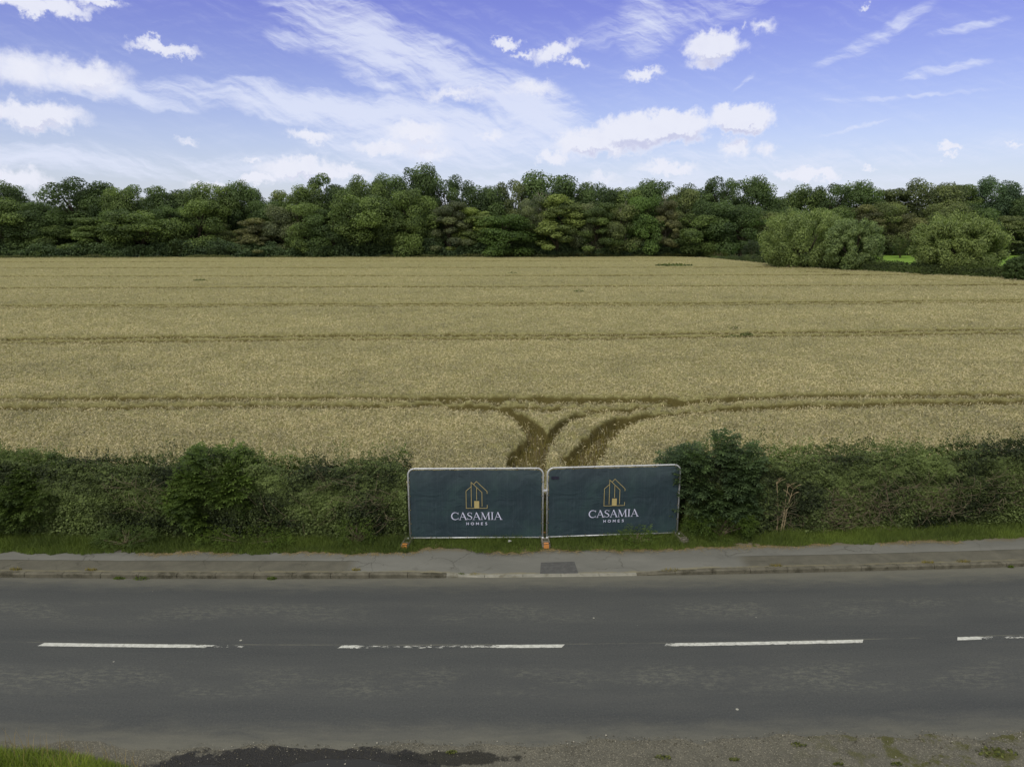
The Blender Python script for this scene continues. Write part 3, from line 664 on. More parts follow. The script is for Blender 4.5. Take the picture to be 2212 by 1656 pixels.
# margin of weeds and grass between hedge and crop
n = 40000; x = R.uniform(-18, 18, n); y = R.uniform(18.2, 19.7, n)
grass_object('field_margin_grass', np.stack([x, y, np.full(n, .13)], 1), R.uniform(.15, .5, n), .016, foliage_mat('margin grass', (.13, .14, .045), trans=.2, lo=.5, hi=1.5), R.uniform(0, 1, n), .5, 'rough grass margin between the hedge and the wheat')
for i, (a, b_, r_, lb) in enumerate([(1455, 572, 2.2, 'flat green weed patch in the far wheat near the bend of the field edge'), (1612, 721, .3, 'dark green weed standing in the wheat, right of its two close neighbours'), (1588, 708, .28, 'small dark weed in the wheat above the pair of tramlines'), (1583, 727, .35, 'low green weed in the tramline, lowest of the three in mid field'),
                                       (1107, 589, .5, 'small green weed in the far wheat above the middle of the fence'), (432, 604, .6, 'small dark weed in the far wheat on the left'), (1250, 628, .4, 'small dark weed in the far wheat right of centre')]):
    x, y = pix(a, b_, .7); tuft('field_weed', x, y, .6, r_, .35, 160, M['leaf'], lb, 'weed', 'weeds standing in the wheat', 120 + i, True, (.10, .14, .05, 1))

# ------------------------------------------------------------------ fence panels
def stripe_mat(N, b):
    co = coords(N); s = N.sep(co)
    n = N.noise(co, 1.3, 4, .6); v = N.noise(N.mapping(co, sc=(24, 24, .5)), 1.5, 4, .7); fine = N.noise(N.mapping(co, sc=(60, 60, 1.2)), 1., 2)
    c = N.ramp(n, [(.3, lin(42, 56, 65)), (.5, lin(48, 65, 72)), (.7, lin(54, 76, 76))])
    c = N.mix(N.math('MULTIPLY', N.smooth(v, .45, .8), .35), c, lin(84, 96, 104))
    wx = N.math('ABSOLUTE', N.math('SUBTRACT', N.math('FRACT', N.math('MULTIPLY', s[0], 24)), .5)); c = N.mix(N.math('MULTIPLY', N.smooth(wx, .38, .5), .28), c, lin(34, 48, 56))
    wz = N.math('ABSOLUTE', N.math('SUBTRACT', N.math('FRACT', N.math('MULTIPLY', s[2], 3.9)), .5)); c = N.mix(N.math('MULTIPLY', N.smooth(wz, .47, .495), .4), c, lin(30, 42, 50))
    pale_top = N.math('MULTIPLY', N.smooth(N.math('ADD', s[2], N.math('MULTIPLY', n, .5)), 1.7, 2.5), .3); c = N.mix(pale_top, c, lin(96, 104, 112))  # scrim turns paler and greyer towards the top
    N.l.new(c, b.inputs[0]); bump(N, b, N.math('ADD', N.math('MULTIPLY', N.noise(co, 1.6, 3, .5, 1.2), 1.0), N.math('MULTIPLY', fine, .03)), .6, .08)
M['banner'] = material('dark teal scrim', stripe_mat, .65, .35)
M['galv'] = material('galvanised tube', simple((.62, .63, .65), .12, 9, .38, .5, (.52, .53, .56), .1, .35), .4, .5)
M['text'] = material('lilac white print', lambda N, b: N.l.new(N.ramp(N.noise(coords(N), 9, 3), [(.3, lin(208, 208, 238)), (.7, lin(222, 222, 246))]), b.inputs[0]), .6, .3)
M['gold'] = material('gold print', lambda N, b: N.l.new(N.ramp(N.noise(coords(N), 9, 3), [(.3, lin(182, 164, 112)), (.7, lin(196, 178, 124))]), b.inputs[0]), .6, .3)
M['tie'] = material('dark cable tie', simple((.02, .02, .02), .2, 9), .5, .4)
M['brass'] = material('brass eyelet', simple((.42, .33, .12), .2, 9, .4, .5, None, .1, .6), .4, .5)
M['rubber'] = material('recycled plastic block', simple((.20, .18, .145), .25, 12, .85, .3, (.12, .11, .09), .5), .85, .3)
M['hole'] = material('dark slot', simple((.012, .012, .012), .2, 9), .9, .1)
M['orange'] = material('orange reflector', simple((.62, .26, .07), .15, 20), .5, .5)
M['blackpatch'] = material('black label', simple((.025, .025, .045), .2, 9), .6, .3)

def ribbon(mb, pts, widths, y, closed=False):
    """flat stroke in the x,z plane at depth y"""
    n = len(pts); V = []
    if not isinstance(widths, (list, tuple)): widths = [widths] * n
    for i in range(n):
        a = pts[max(i - 1, 0)]; b = pts[min(i + 1, n - 1)]
        if 0 < i < n - 1:
            d1 = Vector((pts[i][0] - a[0], pts[i][1] - a[1])).normalized(); d2 = Vector((b[0] - pts[i][0], b[1] - pts[i][1])).normalized(); t = (d1 + d2).normalized()
            nn = Vector((-t.y, t.x)); sc = 1 / max(.35, nn.dot(Vector((-d1.y, d1.x))))
        else: t = Vector((b[0] - a[0], b[1] - a[1])).normalized(); nn = Vector((-t.y, t.x)); sc = 1
        w = widths[i] / 2 * sc
        V += [(pts[i][0] + nn.x * w, y, pts[i][1] + nn.y * w), (pts[i][0] - nn.x * w, y, pts[i][1] - nn.y * w)]
    mb.add(V, [(2 * i, 2 * i + 1, 2 * i + 3, 2 * i + 2) for i in range(n - 1)])
def arc(cx, cy, rx, ry, a0, a1, n=16): return [(cx + rx * math.cos(math.radians(a0 + (a1 - a0) * i / n)), cy + ry * math.sin(math.radians(a0 + (a1 - a0) * i / n))) for i in range(n + 1)]
TK, TN, SF = .135, .055, .045
SER = {
 'C': (.96, [(arc(.52, .5, .42, .47, 42, 318, 28), [.05 + (TK - .04) * math.sin(math.pi * i / 28) ** 1.5 for i in range(29)]), ([(.86, .98), (.86, .70)], .045), ([(.86, .02), (.88, .30)], .03)]),
 'A': (.92, [([(.10, .02), (.44, .98)], TN), ([(.42, 1.0), (.82, .02)], TK), ([(.22, .36), (.66, .36)], TN * .9), ([(-.02, .02), (.24, .02)], SF), ([(.66, .02), (.98, .02)], SF)]),
 'S': (.68, [([(.54, .80), (.47, .92), (.34, .965), (.20, .93), (.11, .82), (.11, .70), (.19, .60), (.33, .52), (.47, .44), (.555, .33), (.555, .19), (.47, .08), (.32, .035), (.17, .07), (.08, .2)],
              [.04, .045, .05, .06, .09, .115, .13, .135, .13, .115, .09, .06, .05, .045, .04]), ([(.56, .98), (.56, .74)], .035), ([(.065, .02), (.065, .27)], .035)]),
 'M': (1.16, [([(.14, .02), (.20, .97)], TN), ([(.19, 1.0), (.56, .06)], TK), ([(.55, .04), (.94, .97)], TN), ([(.93, 1.0), (1.0, .02)], TK), ([(.02, .02), (.28, .02)], SF), ([(.86, .02), (1.14, .02)], SF), ([(.04, .98), (.24, .98)], SF), ([(.88, .98), (1.10, .98)], SF)]),
 'I': (.42, [([(.2, .02), (.2, .98)], TK), ([(.05, .02), (.35, .02)], SF), ([(.05, .98), (.35, .98)], SF)])}
w_ = .20
SAN = {'H': (.8, [([(.1, 0), (.1, 1)], w_), ([(.7, 0), (.7, 1)], w_), ([(.1, .5), (.7, .5)], w_)]),
 'O': (1.0, [(arc(.5, .5, .42, .42, 0, 360, 28), w_)]),
 'M': (.95, [([(.1, 0), (.1, 1)], w_), ([(.08, .97), (.47, .33)], w_), ([(.47, .33), (.86, .97)], w_), ([(.84, 0), (.84, 1)], w_)]),
 'E': (.7, [([(.1, 0), (.1, 1)], w_), ([(.1, .08), (.66, .08)], w_), ([(.1, .5), (.6, .5)], w_), ([(.1, .92), (.66, .92)], w_)]),
 'S': (.72, [([(.62, .80), (.5, .90), (.35, .92), (.19, .87), (.13, .74), (.19, .61), (.37, .52), (.55, .43), (.62, .29), (.56, .14), (.38, .07), (.2, .09), (.06, .2)], w_)])}
def write(glyphs, word, x0, z0, h, width, y, gap=0.):
    tot = sum(glyphs[c][0] for c in word) + gap * (len(word) - 1); k = width / tot; x = x0; out = []; m = MB(); li = 0
    for c in word:
        for pts, w in glyphs[c][1]:
            ww = [q * h for q in w] if isinstance(w, list) else w * h
            ribbon(m, [(x + p[0] * k, z0 + p[1] * h) for p in pts], ww, y - .0004 * (li % 5)); li += 1
        x += (glyphs[c][0] + gap) * k
    return m
PW, PZ0, PZ1 = 3.44, .25, 2.15
def fence_panel(p0, p1, label, has_patch):
    (x0, y0), (x1, y1) = p0, p1; rz = math.atan2(y1 - y0, x1 - x0)
    root = empty('mesh_barrier', ((x0 + x1) / 2, (y0 + y1) / 2, 0), label, 'barrier', 'temporary fence panels across the field entrance', rz)
    W = math.hypot(x1 - x0, y1 - y0); hw = W / 2; r = .021; rc = .17
    f = MB(); pts = [(-hw, 0, .13), (-hw, 0, PZ1 - rc)] + [(-hw + rc - rc * math.cos(a), 0, PZ1 - rc + rc * math.sin(a)) for a in [math.pi / 2 * k / 6 for k in range(1, 7)]]
    pts += [(-p[0], 0, p[2]) for p in reversed(pts)]; f.tube(pts, r, 10); f.build('frame', M['galv'], root, True)
    f = MB(); f.tube([(-hw + .02, 0, PZ0), (hw - .02, 0, PZ0)], r * .95, 10); f.build('bottom_rail', M['galv'], root, True)
    f = MB()
    for k in range(1, 34): f.tube([(-hw + W * k / 34, .012, PZ0), (-hw + W * k / 34, .012, PZ1 - (.0 if 2 < k < 32 else .05))], .0022, 4, False)
    for k in range(1, 8): f.tube([(-hw, .016, PZ0 + (PZ1 - PZ0) * k / 8), (hw, .016, PZ0 + (PZ1 - PZ0) * k / 8)], .0022, 4, False)
    f.build('wire_mesh', M['galv'], root)
    # scrim: a sheet pulled in between its eyelets
    nx, nz = 121, 61; u = np.linspace(0, 1, nx)[None, :].repeat(nz, 0); v = np.linspace(0, 1, nz)[:, None].repeat(nx, 1)
    sag_t = .012 + .010 * np.abs(np.sin(u * math.pi * 7)); sag_b = .012 + .006 * np.abs(np.sin(u * math.pi * 7)); sag_s = .022 + .018 * np.abs(np.sin(v * math.pi * 5))
    X = -hw + sag_s + (W - 2 * sag_s) * u; Z = PZ0 + .012 + sag_b * .5 + (PZ1 - PZ0 - .03 - sag_b * .5 - sag_t) * v
    cd = np.minimum(u, 1 - u) * W; top = PZ1 - Z; corner = (cd < rc) & (top < rc)
    lim = PZ1 - .03 - (rc - np.sqrt(np.clip(rc ** 2 - (rc - np.clip(cd, 0, rc)) ** 2, 0, None))); Z = np.minimum(Z, np.where(cd < rc, lim, 9))
    sd = 5 if has_patch else 2
    Yw = -.006 + .010 * (fbm(X * .9 + 20, Z * 1.1, sd, 2) - .5) + .006 * np.sin((X * 1.5 + Z * 3.1) * 2) * np.exp(-((Z - .6) / .4) ** 2) * (X > 0)
    V = np.stack([X, Yw, Z], 2).reshape(-1, 3); ban = obj('banner', fast_mesh('banner', V, grid_faces(nz, nx), smooth=True), M['banner'], root)
    ly = -.024
    q = lambda a, b_: ((a - 1380) * .001484, PZ0 + (1255 - b_) * .001613)
    m = MB(); lw = .0125; k = 0
    for L in ([(1297, 378), (1210, 447), (1210, 742), (1575, 742), (1575, 685)], [(1300, 718), (1300, 300), (1485, 472), (1485, 715)], [(1345, 335), (1392, 287), (1575, 457), (1575, 495)], [(1393, 397), (1393, 605)]):
        ribbon(m, [q(*p) for p in L], lw, ly - k * .0004); k += 1
    a, b_ = q(1350, 742); c, d = q(1436, 618); m.add([(a, ly - .002, b_), (c, ly - .002, b_), (c, ly - .002, d), (a, ly - .002, d)], [(0, 1, 2, 3)])
    m.build('house_logo', M['gold'], ban)
    xa, za = q(938, 940); write(SER, 'CASAMIA', xa, za, .208, 1.325, ly).build('lettering', M['text'], ban)
    xa, za = q(1208, 1029); write(SAN, 'HOMES', xa, za, .073, .545, ly, .62).build('lettering', M['text'], ban)
    if has_patch:
        a, c = -hw + .10, -hw + .29; m = MB(); m.box(a, c, ly, ly + .004, PZ1 - .30, PZ1 - .225); m.build('black_label', M['blackpatch'], ban)
    tie = MB(); tie.tube([(0, .0, -.012), (0, -.026, -.005), (0, -.026, .022), (0, 0, .03)], .0045, 5); eye = MB(); eye.tube([(0, -.020, -.022), (0, -.012, -.022)], .011, 8)
    spots = [(-hw + .14 + (W - .28) * k / 6, PZ1 - .014, 0) for k in range(7)] + [(-hw + .07 + (W - .14) * k / 7, PZ0 + .01, 1) for k in range(8)] + [(s * (hw - .014), PZ0 + .38 * k + .02, 2 if s < 0 else 3) for s in (-1, 1) for k in range(1, 5)]
    proto = None
    for (x, z, d) in spots:
        if proto is None: t = tie.build('cable_tie', M['tie'], root); e = eye.build('eyelet', M['brass'], t); proto = (t, e)
        else:
            t = proto[0].copy(); e = proto[1].copy(); COL.objects.link(t); COL.objects.link(e); t.parent = root; e.parent = t
        t.location = (x, 0, z); t.rotation_euler = (0, [0, math.pi, -math.pi / 2, math.pi / 2][d], 0)
    return root
FP = [(-2.66, 17.18), (.80, 17.22), (.91, 17.24), (4.38, 17.50)]
fence_panel(FP[0], FP[1], 'left of the two steel barriers, its teal banner without a black label', False)
fence_panel(FP[2], FP[3], 'right of the two steel barriers, its teal banner with a small black label', True)
def fence_foot(x, y, rz, label, orange=True):
    root = empty('support_block', (x, y, .125), label, 'barrier foot', 'block feet carrying the fence panels', rz)
    L, w, h = .37, .105, .125
    b = MB(); b.box(-w, w, -L, L, 0, h * .55); b.box(-w + .008, w - .008, -L + .03, -L + .09, h * .55, h, .004, .004)
    for s in (-1, 1):                                       # side walls with slots between them
        b.box(s * (w - .02) - .02, s * (w - .02) + .02, -L + .03, L - .03, h * .55 + .001, h, .003, .003)
    for yy in (-.20, -.02, .02, .2, .32): b.box(-w + .041, w - .041, yy - .022, yy + .022, h * .55 + .001, h - .002, 0, .002)
    b.build('block', M['rubber'], root)
    for yy in (-.11, .11, .27):
        m = MB(); m.box(-w + .045, w - .045, yy - .055, yy + .035, h * .55 + .001, h * .56 + .003); m.build('slot', M['hole'], root)
    if orange:
        for s in (-1, 1):
            m = MB(); m.box(-.065, .065, s * (L + .012) - .012, s * (L + .012) + .012, .02, h * .9); m.box(-.062, .062, s * (L - .045) - .04, s * (L - .045) + .04, h + .002, h + .006); m.build('reflector', M['orange'], root)
    m = MB()
    for sx in ((-.055, .055) if abs(x - .86) < .1 else (0,)): m.tube([(sx, 0, h * .5), (sx, 0, h + .03)], .026, 10)
    m.build('socket', M['galv'], root, True)
fence_foot(-2.70, 17.13, math.radians(-8), 'grey block foot with an orange end under the left end of the fence')
fence_foot(.86, 17.18, math.radians(3), 'grey block foot with an orange end where the two fence panels meet')
fence_foot(4.42, 17.42, math.radians(14), 'grey block foot without an orange end under the right end of the fence', False)
# fence clip joining the panels
m = MB(); m.box(.845 - .06, .845 + .06, 17.20, 17.26, 1.52, 1.56); tag(m.build('fence_clip', M['galv']), 'steel clip joining the two fence panels in the middle', 'clip')
x, y = pix(1096, 1170, .2); m = MB(); m.add([(0, 0, 0), (.1, .02, .03), (.12, .09, .01), (.03, .08, .04)], [(0, 1, 2, 3)]); o = m.build('paper_scrap', material('paper', simple((.6, .6, .58), .1, 9), .8), None, False, (x, y, .2)); tag(o, 'white scrap of paper on the grass below the left fence panel', 'litter')

# ------------------------------------------------------------------ hedges and near bushes
def tubes(paths_, r0, r1, n=4):
    m = MB()
    for p in paths_:
        k = len(p); m.tube(p, [r0 + (r1 - r0) * i / (k - 1) for i in range(k)], n, False)
    return m
def hedge(name, x0, x1, yc, hfun, label, seed, nleaf, twigs_bare=0, zone=None, tonefun=None):
    rg = np.random.default_rng(seed); root = empty(name, ((x0 + x1) / 2, float(yc((x0 + x1) / 2)), .12), label, 'hedge', 'roadside hedges'); o = np.array(root.location)
    n = nleaf; x = rg.uniform(x0, x1, n); a = np.arccos(rg.uniform(-.35, 1, n)) * np.where(rg.uniform(0, 1, n) < .72, -1, 1)   # angle from the top, minus = road side
    H = hfun(x); D = .75 + .25 * (fbm(x * .7, x * 0, seed, 3) - .5)
    lump = .42 * (fbm(x * 1.5 + 9, a * 2.2, seed + 1, 3) - .5) + .32 * (fbm(x * 4, a * 6, seed + 2, 2) - .5)
    rr = 1 + lump - rg.exponential(.09, n)
    zz = np.cos(a); ss = np.sin(a)
    z = H * (.50 + .50 * np.sign(zz) * np.abs(zz) ** .8 * rr); y = yc(x) + D * np.sign(ss) * np.abs(ss) ** .55 * rr
    low = rg.uniform(0, 1, n) < .3; z[low] = rg.uniform(.05, .55, low.sum()) * H[low]; y[low] = yc(x[low]) - D[low] * (rr[low]) * rg.uniform(.9, 1.05, low.sum())
    P = np.stack([x, y, z], 1); Nn = np.stack([rg.normal(0, .5, n), ss + rg.normal(0, .5, n), zz + .35 + rg.normal(0, .5, n)], 1)
    sz = rg.uniform(.04, .09, n)
    # upright shoots along the top
    ns = int((x1 - x0) * 48); sx = rg.uniform(x0, x1, ns); shn = rg.uniform(.12, .75, ns) * (.4 + 1.2 * fbm(sx * .9, sx * 0, seed + 5, 2)); nl = 34
    t = rg.uniform(0, 1, (ns, nl)); px = sx[:, None] + (rg.normal(0, .12, ns)[:, None] * t) + rg.normal(0, .025, (ns, nl)); py = yc(sx)[:, None] + rg.uniform(-.6, .4, ns)[:, None] + rg.normal(0, .025, (ns, nl)); face = rg.uniform(0, 1, ns) < .4; py = np.where(face[:, None], yc(sx)[:, None] - .78 + rg.normal(0, .03, (ns, nl)), py); pz = (hfun(sx) * np.where(face, rg.uniform(.35, .9, ns), .97))[:, None] + t * shn[:, None] - .08
    P2 = np.stack([px, py, pz], 2).reshape(-1, 3); N2 = rg.normal(size=P2.shape) + [0, -.2, .5]
    P = np.concatenate([P, P2]); Nn = np.concatenate([Nn, N2]); sz = np.concatenate([sz, rg.uniform(.03, .05, len(P2))])
    tn = np.clip(.35 + 1.7 * (fbm(P[:, 0] * .8, P[:, 2] * 1.5 + P[:, 1], seed + 9, 4) - .5) + rg.normal(0, .2, len(P)) , 0, 1)
    V, F = leaf_arrays(P - o, Nn, sz, sz * .62, rg)
    obj('foliage', fast_mesh('foliage', V + [0, 0, .12], F, {'tone': rep(tn, 4)}), M['hedge'], root)
    # inner stems and bare twigs
    r2 = random.Random(seed); ps = []
    for k in range(int((x1 - x0) * 9)):
        xx = r2.uniform(x0, x1); yy = float(yc(xx)) + r2.uniform(-.35, .35); hh = float(hfun(np.array(xx))) * r2.uniform(.6, .98)
        p = [Vector((xx, yy, 0))]
        for i in range(1, 5): p.append(Vector((xx + r2.uniform(-.25, .25) * i / 2, yy + r2.uniform(-.12, .12) * i, hh * i / 4)))
        ps.append([q - Vector(o) + Vector((0, 0, .12)) for q in p])
    tubes(ps, .016, .004, 4).build('stems', M['twig'], root)
    ps = []
    for k in range(twigs_bare):
        zx0, zx1, zz0, zz1 = zone[r2.randrange(len(zone))]
        xx = r2.uniform(zx0, zx1); z_ = r2.uniform(zz0, zz1); an = r2.uniform(0, 6.28); L = r2.uniform(.2, .8); dx, dz = math.cos(an), math.sin(an) * .8
        yy = float(yc(xx)) - .72 - r2.uniform(0, .14)
        p = [Vector((xx + dx * L * t + .02 * math.sin(t * 5 + k), yy - .10 * math.sin(t * 3.1), max(.15, z_ + dz * L * t + .02 * math.cos(t * 6 + k)))) for t in (0, .25, .5, .75, 1)]
        ps.append([q - Vector(o) for q in p])
    if ps: tubes(ps, .005, .002, 4).build('bare_twigs', M['twig'], root)['kind'] = 'stuff'
    return root
yl = lambda x: back(x) + 1.45
HL = lambda x: np.interp(x, [-17, -13, -11.5, -9, -6, -4, -3, -2.6], [2.2, 2.15, 1.95, 1.95, 1.9, 1.95, 2.0, 1.8]) + .25 * (fbm(x * .8, np.asarray(x) * 0, 3, 3) - .5)
HR = lambda x: np.interp(x, [4.4, 6, 8, 11, 13, 17], [2.0, 2.1, 2.05, 2.1, 2.2, 2.2]) + .22 * (fbm(x * .8, np.asarray(x) * 0, 6, 3) - .5)
hedge('left_hedge', -17, -2.75, yl, HL, 'tangled green hedge running left from the fence along the pavement', 7, 190000, 130, [(-4.9, -3.2,   .9, 1.9), (-10.5, -8.5, 1.0, 1.9), (-7, -3, .4, 1.2)]).name = 'hedge'
hedge('right_hedge', 4.6, 17, lambda x: back(x) + 1.35, HR, 'green and twiggy brown hedge running right from the fence along the pavement', 8, 180000, 520, [(8.2, 12.0, .5, 1.5), (9.5, 16, .7, 1.7), (7, 10, .3, 1.0)]).name = 'hedge'

def elder(x, y, w, h, label, seed, color, n=3800, L=.24, depth=.8, name='elder_bush', pairs=3):
    rg = np.random.default_rng(seed); root = empty(name, (x, y, .12), label, 'bush')
    # shoots: clusters of drooping pinnate leaves on a lumpy dome
    nc = 90; az = rg.uniform(0, 2 * np.pi, nc); cz = rg.uniform(-.6, 1, nc); rad = np.sqrt(1 - cz ** 2)
    C = np.stack([np.cos(az) * rad * w / 2 * .86, np.sin(az) * rad * depth * .86, h * (.52 + .42 * cz)], 1) * rg.uniform(.85, 1.08, (nc, 1))
    k = rg.integers(0, nc, n); d = unit(rg.normal(size=(n, 3)) + np.array([0, -.3, .35])); P = C[k] + d * rg.uniform(.04, .24, n)[:, None]
    P[:, 2] = np.maximum(P[:, 2], .08)
    out = unit(P * [1 / w, 1 / (2 * depth), 0] + 1e-3) ; Dr = unit(out * .9 + d * .7 + rg.normal(0, .3, (n, 3)) + [0, 0, -.15]); Nn = np.array([0, -.25, 1.]) + d * .5 + rg.normal(0, .2, (n, 3))
    V, F, m_ = compound_leaves(P, Dr, Nn, rg.uniform(.7, 1.2, n) * L, rg, pairs)
    ct = rg.uniform(0, 1, nc)[k]; tn = np.clip(.15 + .45 * ct + rg.normal(0, .16, n) + .15 * d[:, 2], 0, 1); tone = np.tile(rep(tn, 4), m_)  # leaves on the upper side of each cluster get a paler tone
    obj('foliage', fast_mesh('foliage', V, F, {'tone': tone}), M['leaf'], root, None, color)
    # inner foliage so that it is not hollow
    r3 = random.Random(seed); ps = []
    for i in range(26):
        c = C[r3.randrange(nc)]; ps.append([(r3.uniform(-.15, .15), r3.uniform(-.1, .1), 0), (c[0] * .4, c[1] * .4, c[2] * .5), tuple(c)])
    tubes(ps, .022, .005, 5).build('stems', M['twig'], root)
    return root
bx, bz = at(455, 962, 17.75); elder(bx, 17.95, 2.55, bz - .4, 'bright green elder bush bulging out of the left hedge, taller than it', 31, (.088, .142, .034, 1), 4200, .25, 1.0)
bx, bz = at(1548, 930, 17.9); elder(bx, 18.15, 2.75, bz - .45, 'tall blue green elder bush in the hedge just right of the fence', 32, (.075, .122, .055, 1), 4600, .26, .95)
bx, bz = at(60, 972, 17.8); elder(bx - .2, 17.95, 2.9, bz - .35, 'green leafy bush at the left edge of the picture in the left hedge', 33, (.082, .130, .034, 1), 4200, .2, .95)
bx, bz = at(1562, 1075, 17.3); elder(bx, 17.5, 1.8, .85, 'low bright green bramble patch at the foot of the tall elder bush', 34, (.085, .14, .03, 1), 2600, .12, .45, 'bramble', 1)
bx, bz = at(265, 1150, 16.9); elder(bx, 17.0, 1.6, .42, 'trailing bramble reaching on to the pavement at the foot of the left hedge', 35, (.09, .14, .045, 1), 1300, .1, .35, 'bramble', 1)
bx, bz = at(520, 1150, 16.9); elder(bx, 17.05, 2.8, .38, 'low leafy weeds spreading over the verge below the elder bush on the left', 36, (.11, .175, .035, 1), 2200, .09, .35, 'bramble', 1)
for i, (a, h_, lb) in enumerate([(1318, .2, 'small leafy weed clump under the right fence panel'), (770, .55, 'bright coarse weed clump on the verge left of the fence')]):
    bx = at(a, 1160, 17.05)[0]; elder(bx if i else at(1600 * .86, 1160, 17.1)[0], 17.05 + (.1 if i == 0 else .05), .9, h_ + .1, lb, 40 + i, (.10, .16, .035, 1), 700, .09, .25, 'verge_weed', 1)
# dead hogweed stalks
def hogweed():
    x0, y0 = pix(1672, 1146, .15); y0 -= .18; root = empty('dead_hogweed', (x0, y0, .13), 'pale dead hogweed stalks with spread tops leaning against the right hedge', 'dead plant')
    r = random.Random(4)
    for k, (bx_, tx, th) in enumerate([(-.05, -.1, 1.45), (.02, .2, 1.35), (.08, .32, 1.3), (.05, .25, 1.1)]):
        p = [(bx_ + (tx - bx_) * t + .03 * math.sin(t * 4 + k), .08 * t - .1, th * t) for t in (0, .3, .6, 1)]
        m = MB(); m.tube(p, [.019, .016, .013, .009], 6)
        for j in range(9):
            a = r.uniform(0, 6.28); q = Vector(p[-1]); m.tube([q, q + Vector((math.cos(a) * .12, math.sin(a) * .12, .14)), q + Vector((math.cos(a) * .2, math.sin(a) * .18, .17))], [.007, .005, .004], 4)
        for j in range(3):
            q = Vector(p[2]); a = r.uniform(0, 6.28); m.tube([q, q + Vector((math.cos(a) * .15, math.sin(a) * .1, .2))], [.005, .003], 4)
        m.build('stalk', M['dry'], root)
M['dry'] = material('dry stalk', simple((.36, .29, .17), .25, 8), .8, .2)
hogweed()

# ------------------------------------------------------------------ trees of the wood
def tree_proto(style, seed):
    """crown and trunk meshes of a tree 15 m high and 11 m wide; every crown is built of branches' leaf clumps"""
    rg = np.random.default_rng(seed); H, W = 15., 11.; C = []; Rr = []
    if style == 'oak':
        nc, z0, n = 62, .30, 15000
    elif style == 'open': nc, z0, n = 34, .42, 8000
    elif style == 'low': nc, z0, n = 66, .10, 16000
    elif style == 'tier': nc, z0, n = 60, .12, 15000
    else: nc, z0, n = 60, .08, 15000
    for i in range(nc):
        az = rg.uniform(0, 2 * np.pi); f = rg.uniform(0, 1) ** .8
        prof = {'oak': math.sin(math.pi * (.16 + .70 * f)) ** .6, 'open': .55 + .4 * math.sin(math.pi * f), 'low': math.sin(math.pi * (.28 + .60 * f)) ** .55, 'tier': (1 - f * .72) ** .7, 'cone': (1 - f) ** .75 + .08}[style]
        rad = rg.uniform(.45, 1.0) ** .6 * prof * W / 2 * .86 * (1 + .18 * math.sin(az * 3 + seed)); z = H * (z0 + (.93 - z0) * f)
        rad *= 1.22 if rg.uniform() < .14 else 1.; z *= rg.uniform(.93, 1.05)
        C.append((math.cos(az) * rad, math.sin(az) * rad, z)); Rr.append(rg.uniform(.8, 1.9) * (1.15 if style in ('oak', 'low') else .95))
    C = np.array(C); Rr = np.array(Rr); wts = Rr ** 2 / (Rr ** 2).sum(); k = rg.choice(nc, n, p=wts)
    n = int(n * 1.5); k = rg.choice(nc, n, p=wts); d = unit(rg.normal(size=(n, 3)) + [0, 0, .25]); fl = {'tier': .6, 'oak': .85, 'open': .8, 'low': .85, 'cone': .9}[style]
    rr = (1 - np.abs(rg.normal(0, .22, n)))[:, None] * Rr[k][:, None] * (1 + .30 * (vnoise(d[:, 0] * 3 + k * 7, d[:, 1] * 3 + d[:, 2] * 3, seed)[:, None] - .5))
    P = C[k] + d * rr * [1.12, 1.12, fl]
    Nn = d * .8 + rg.normal(0, .45, (n, 3)) + [0, 0, .45]
    L = rg.uniform(.2, .42, n); V, F = leaf_arrays(P, Nn, L, L * .7, rg)
    ct = rg.uniform(0, 1, nc)[k]; tone = np.clip(.05 + .7 * ct + rg.normal(0, .2, n), 0, 1)
    crown = fast_mesh('crown', V, F, {'tone': rep(tone, 4)})
    m = MB(); r = random.Random(seed); fz = H * .85; tr = [(r.uniform(-.25, .25) * i, r.uniform(-.2, .2) * i, fz * i / 6) for i in range(7)]
    m.tube(tr, [.42, .34, .3, .25, .19, .12, .06], 8)
    for i in range(18 if style != 'open' else 26):
        c = C[r.randrange(nc)]; s = tr[min(5, max(1, int(c[2] * .6 / fz * 6)))]; mid = ((s[0] + c[0]) / 2 + r.uniform(-.4, .4), (s[1] + c[1]) / 2, (s[2] + c[2]) / 2 + r.uniform(0, .6))
        m.tube([s, mid, tuple(c)], [.14, .09, .03], 5)
    me = bpy.data.meshes.new('trunk'); me.from_pydata(m.v, [], m.f); me.materials.append(M['bark']); crown.materials.append(M['leaf'])
    return crown, me
PROTO = {s: [tree_proto(s, 100 + 13 * i + j) for j in range(cnt)] for i, (s, cnt) in enumerate([('oak', 4), ('open', 2), ('low', 3), ('tier', 3), ('cone', 1)])}
DK, MG, BG, YG, OL, GR, BR, BLG = (.108, .168, .074), (.158, .228, .088), (.140, .228, .078), (.23, .30, .11), (.175, .22, .105), (.19, .23, .14), (.185, .20, .11), (.10, .165, .10)
rt = random.Random(77)
def wood_tree(x, top, wpx, style, col, Y, idx, label, group):
    X, Z = at(x, top, Y); w = wpx * K / FPX * math.hypot(Y, 1) * 1.02; crown, trunk = PROTO[style][idx % len(PROTO[style])]
    root = empty('tree', (X, Y, .1), label, 'tree', group, rt.uniform(0, 6.28)); sc = (w / 11., w / 11., max(2.0, Z - .1) / 15. * 1.03)
    j = rt.uniform(.9, 1.1)
    for nm, me in (('crown', crown), ('trunk', trunk)):
        o = obj(nm, me, None, root, None, (col[0] * j, col[1] * j, col[2] * j, 1)); o.scale = sc
    return root
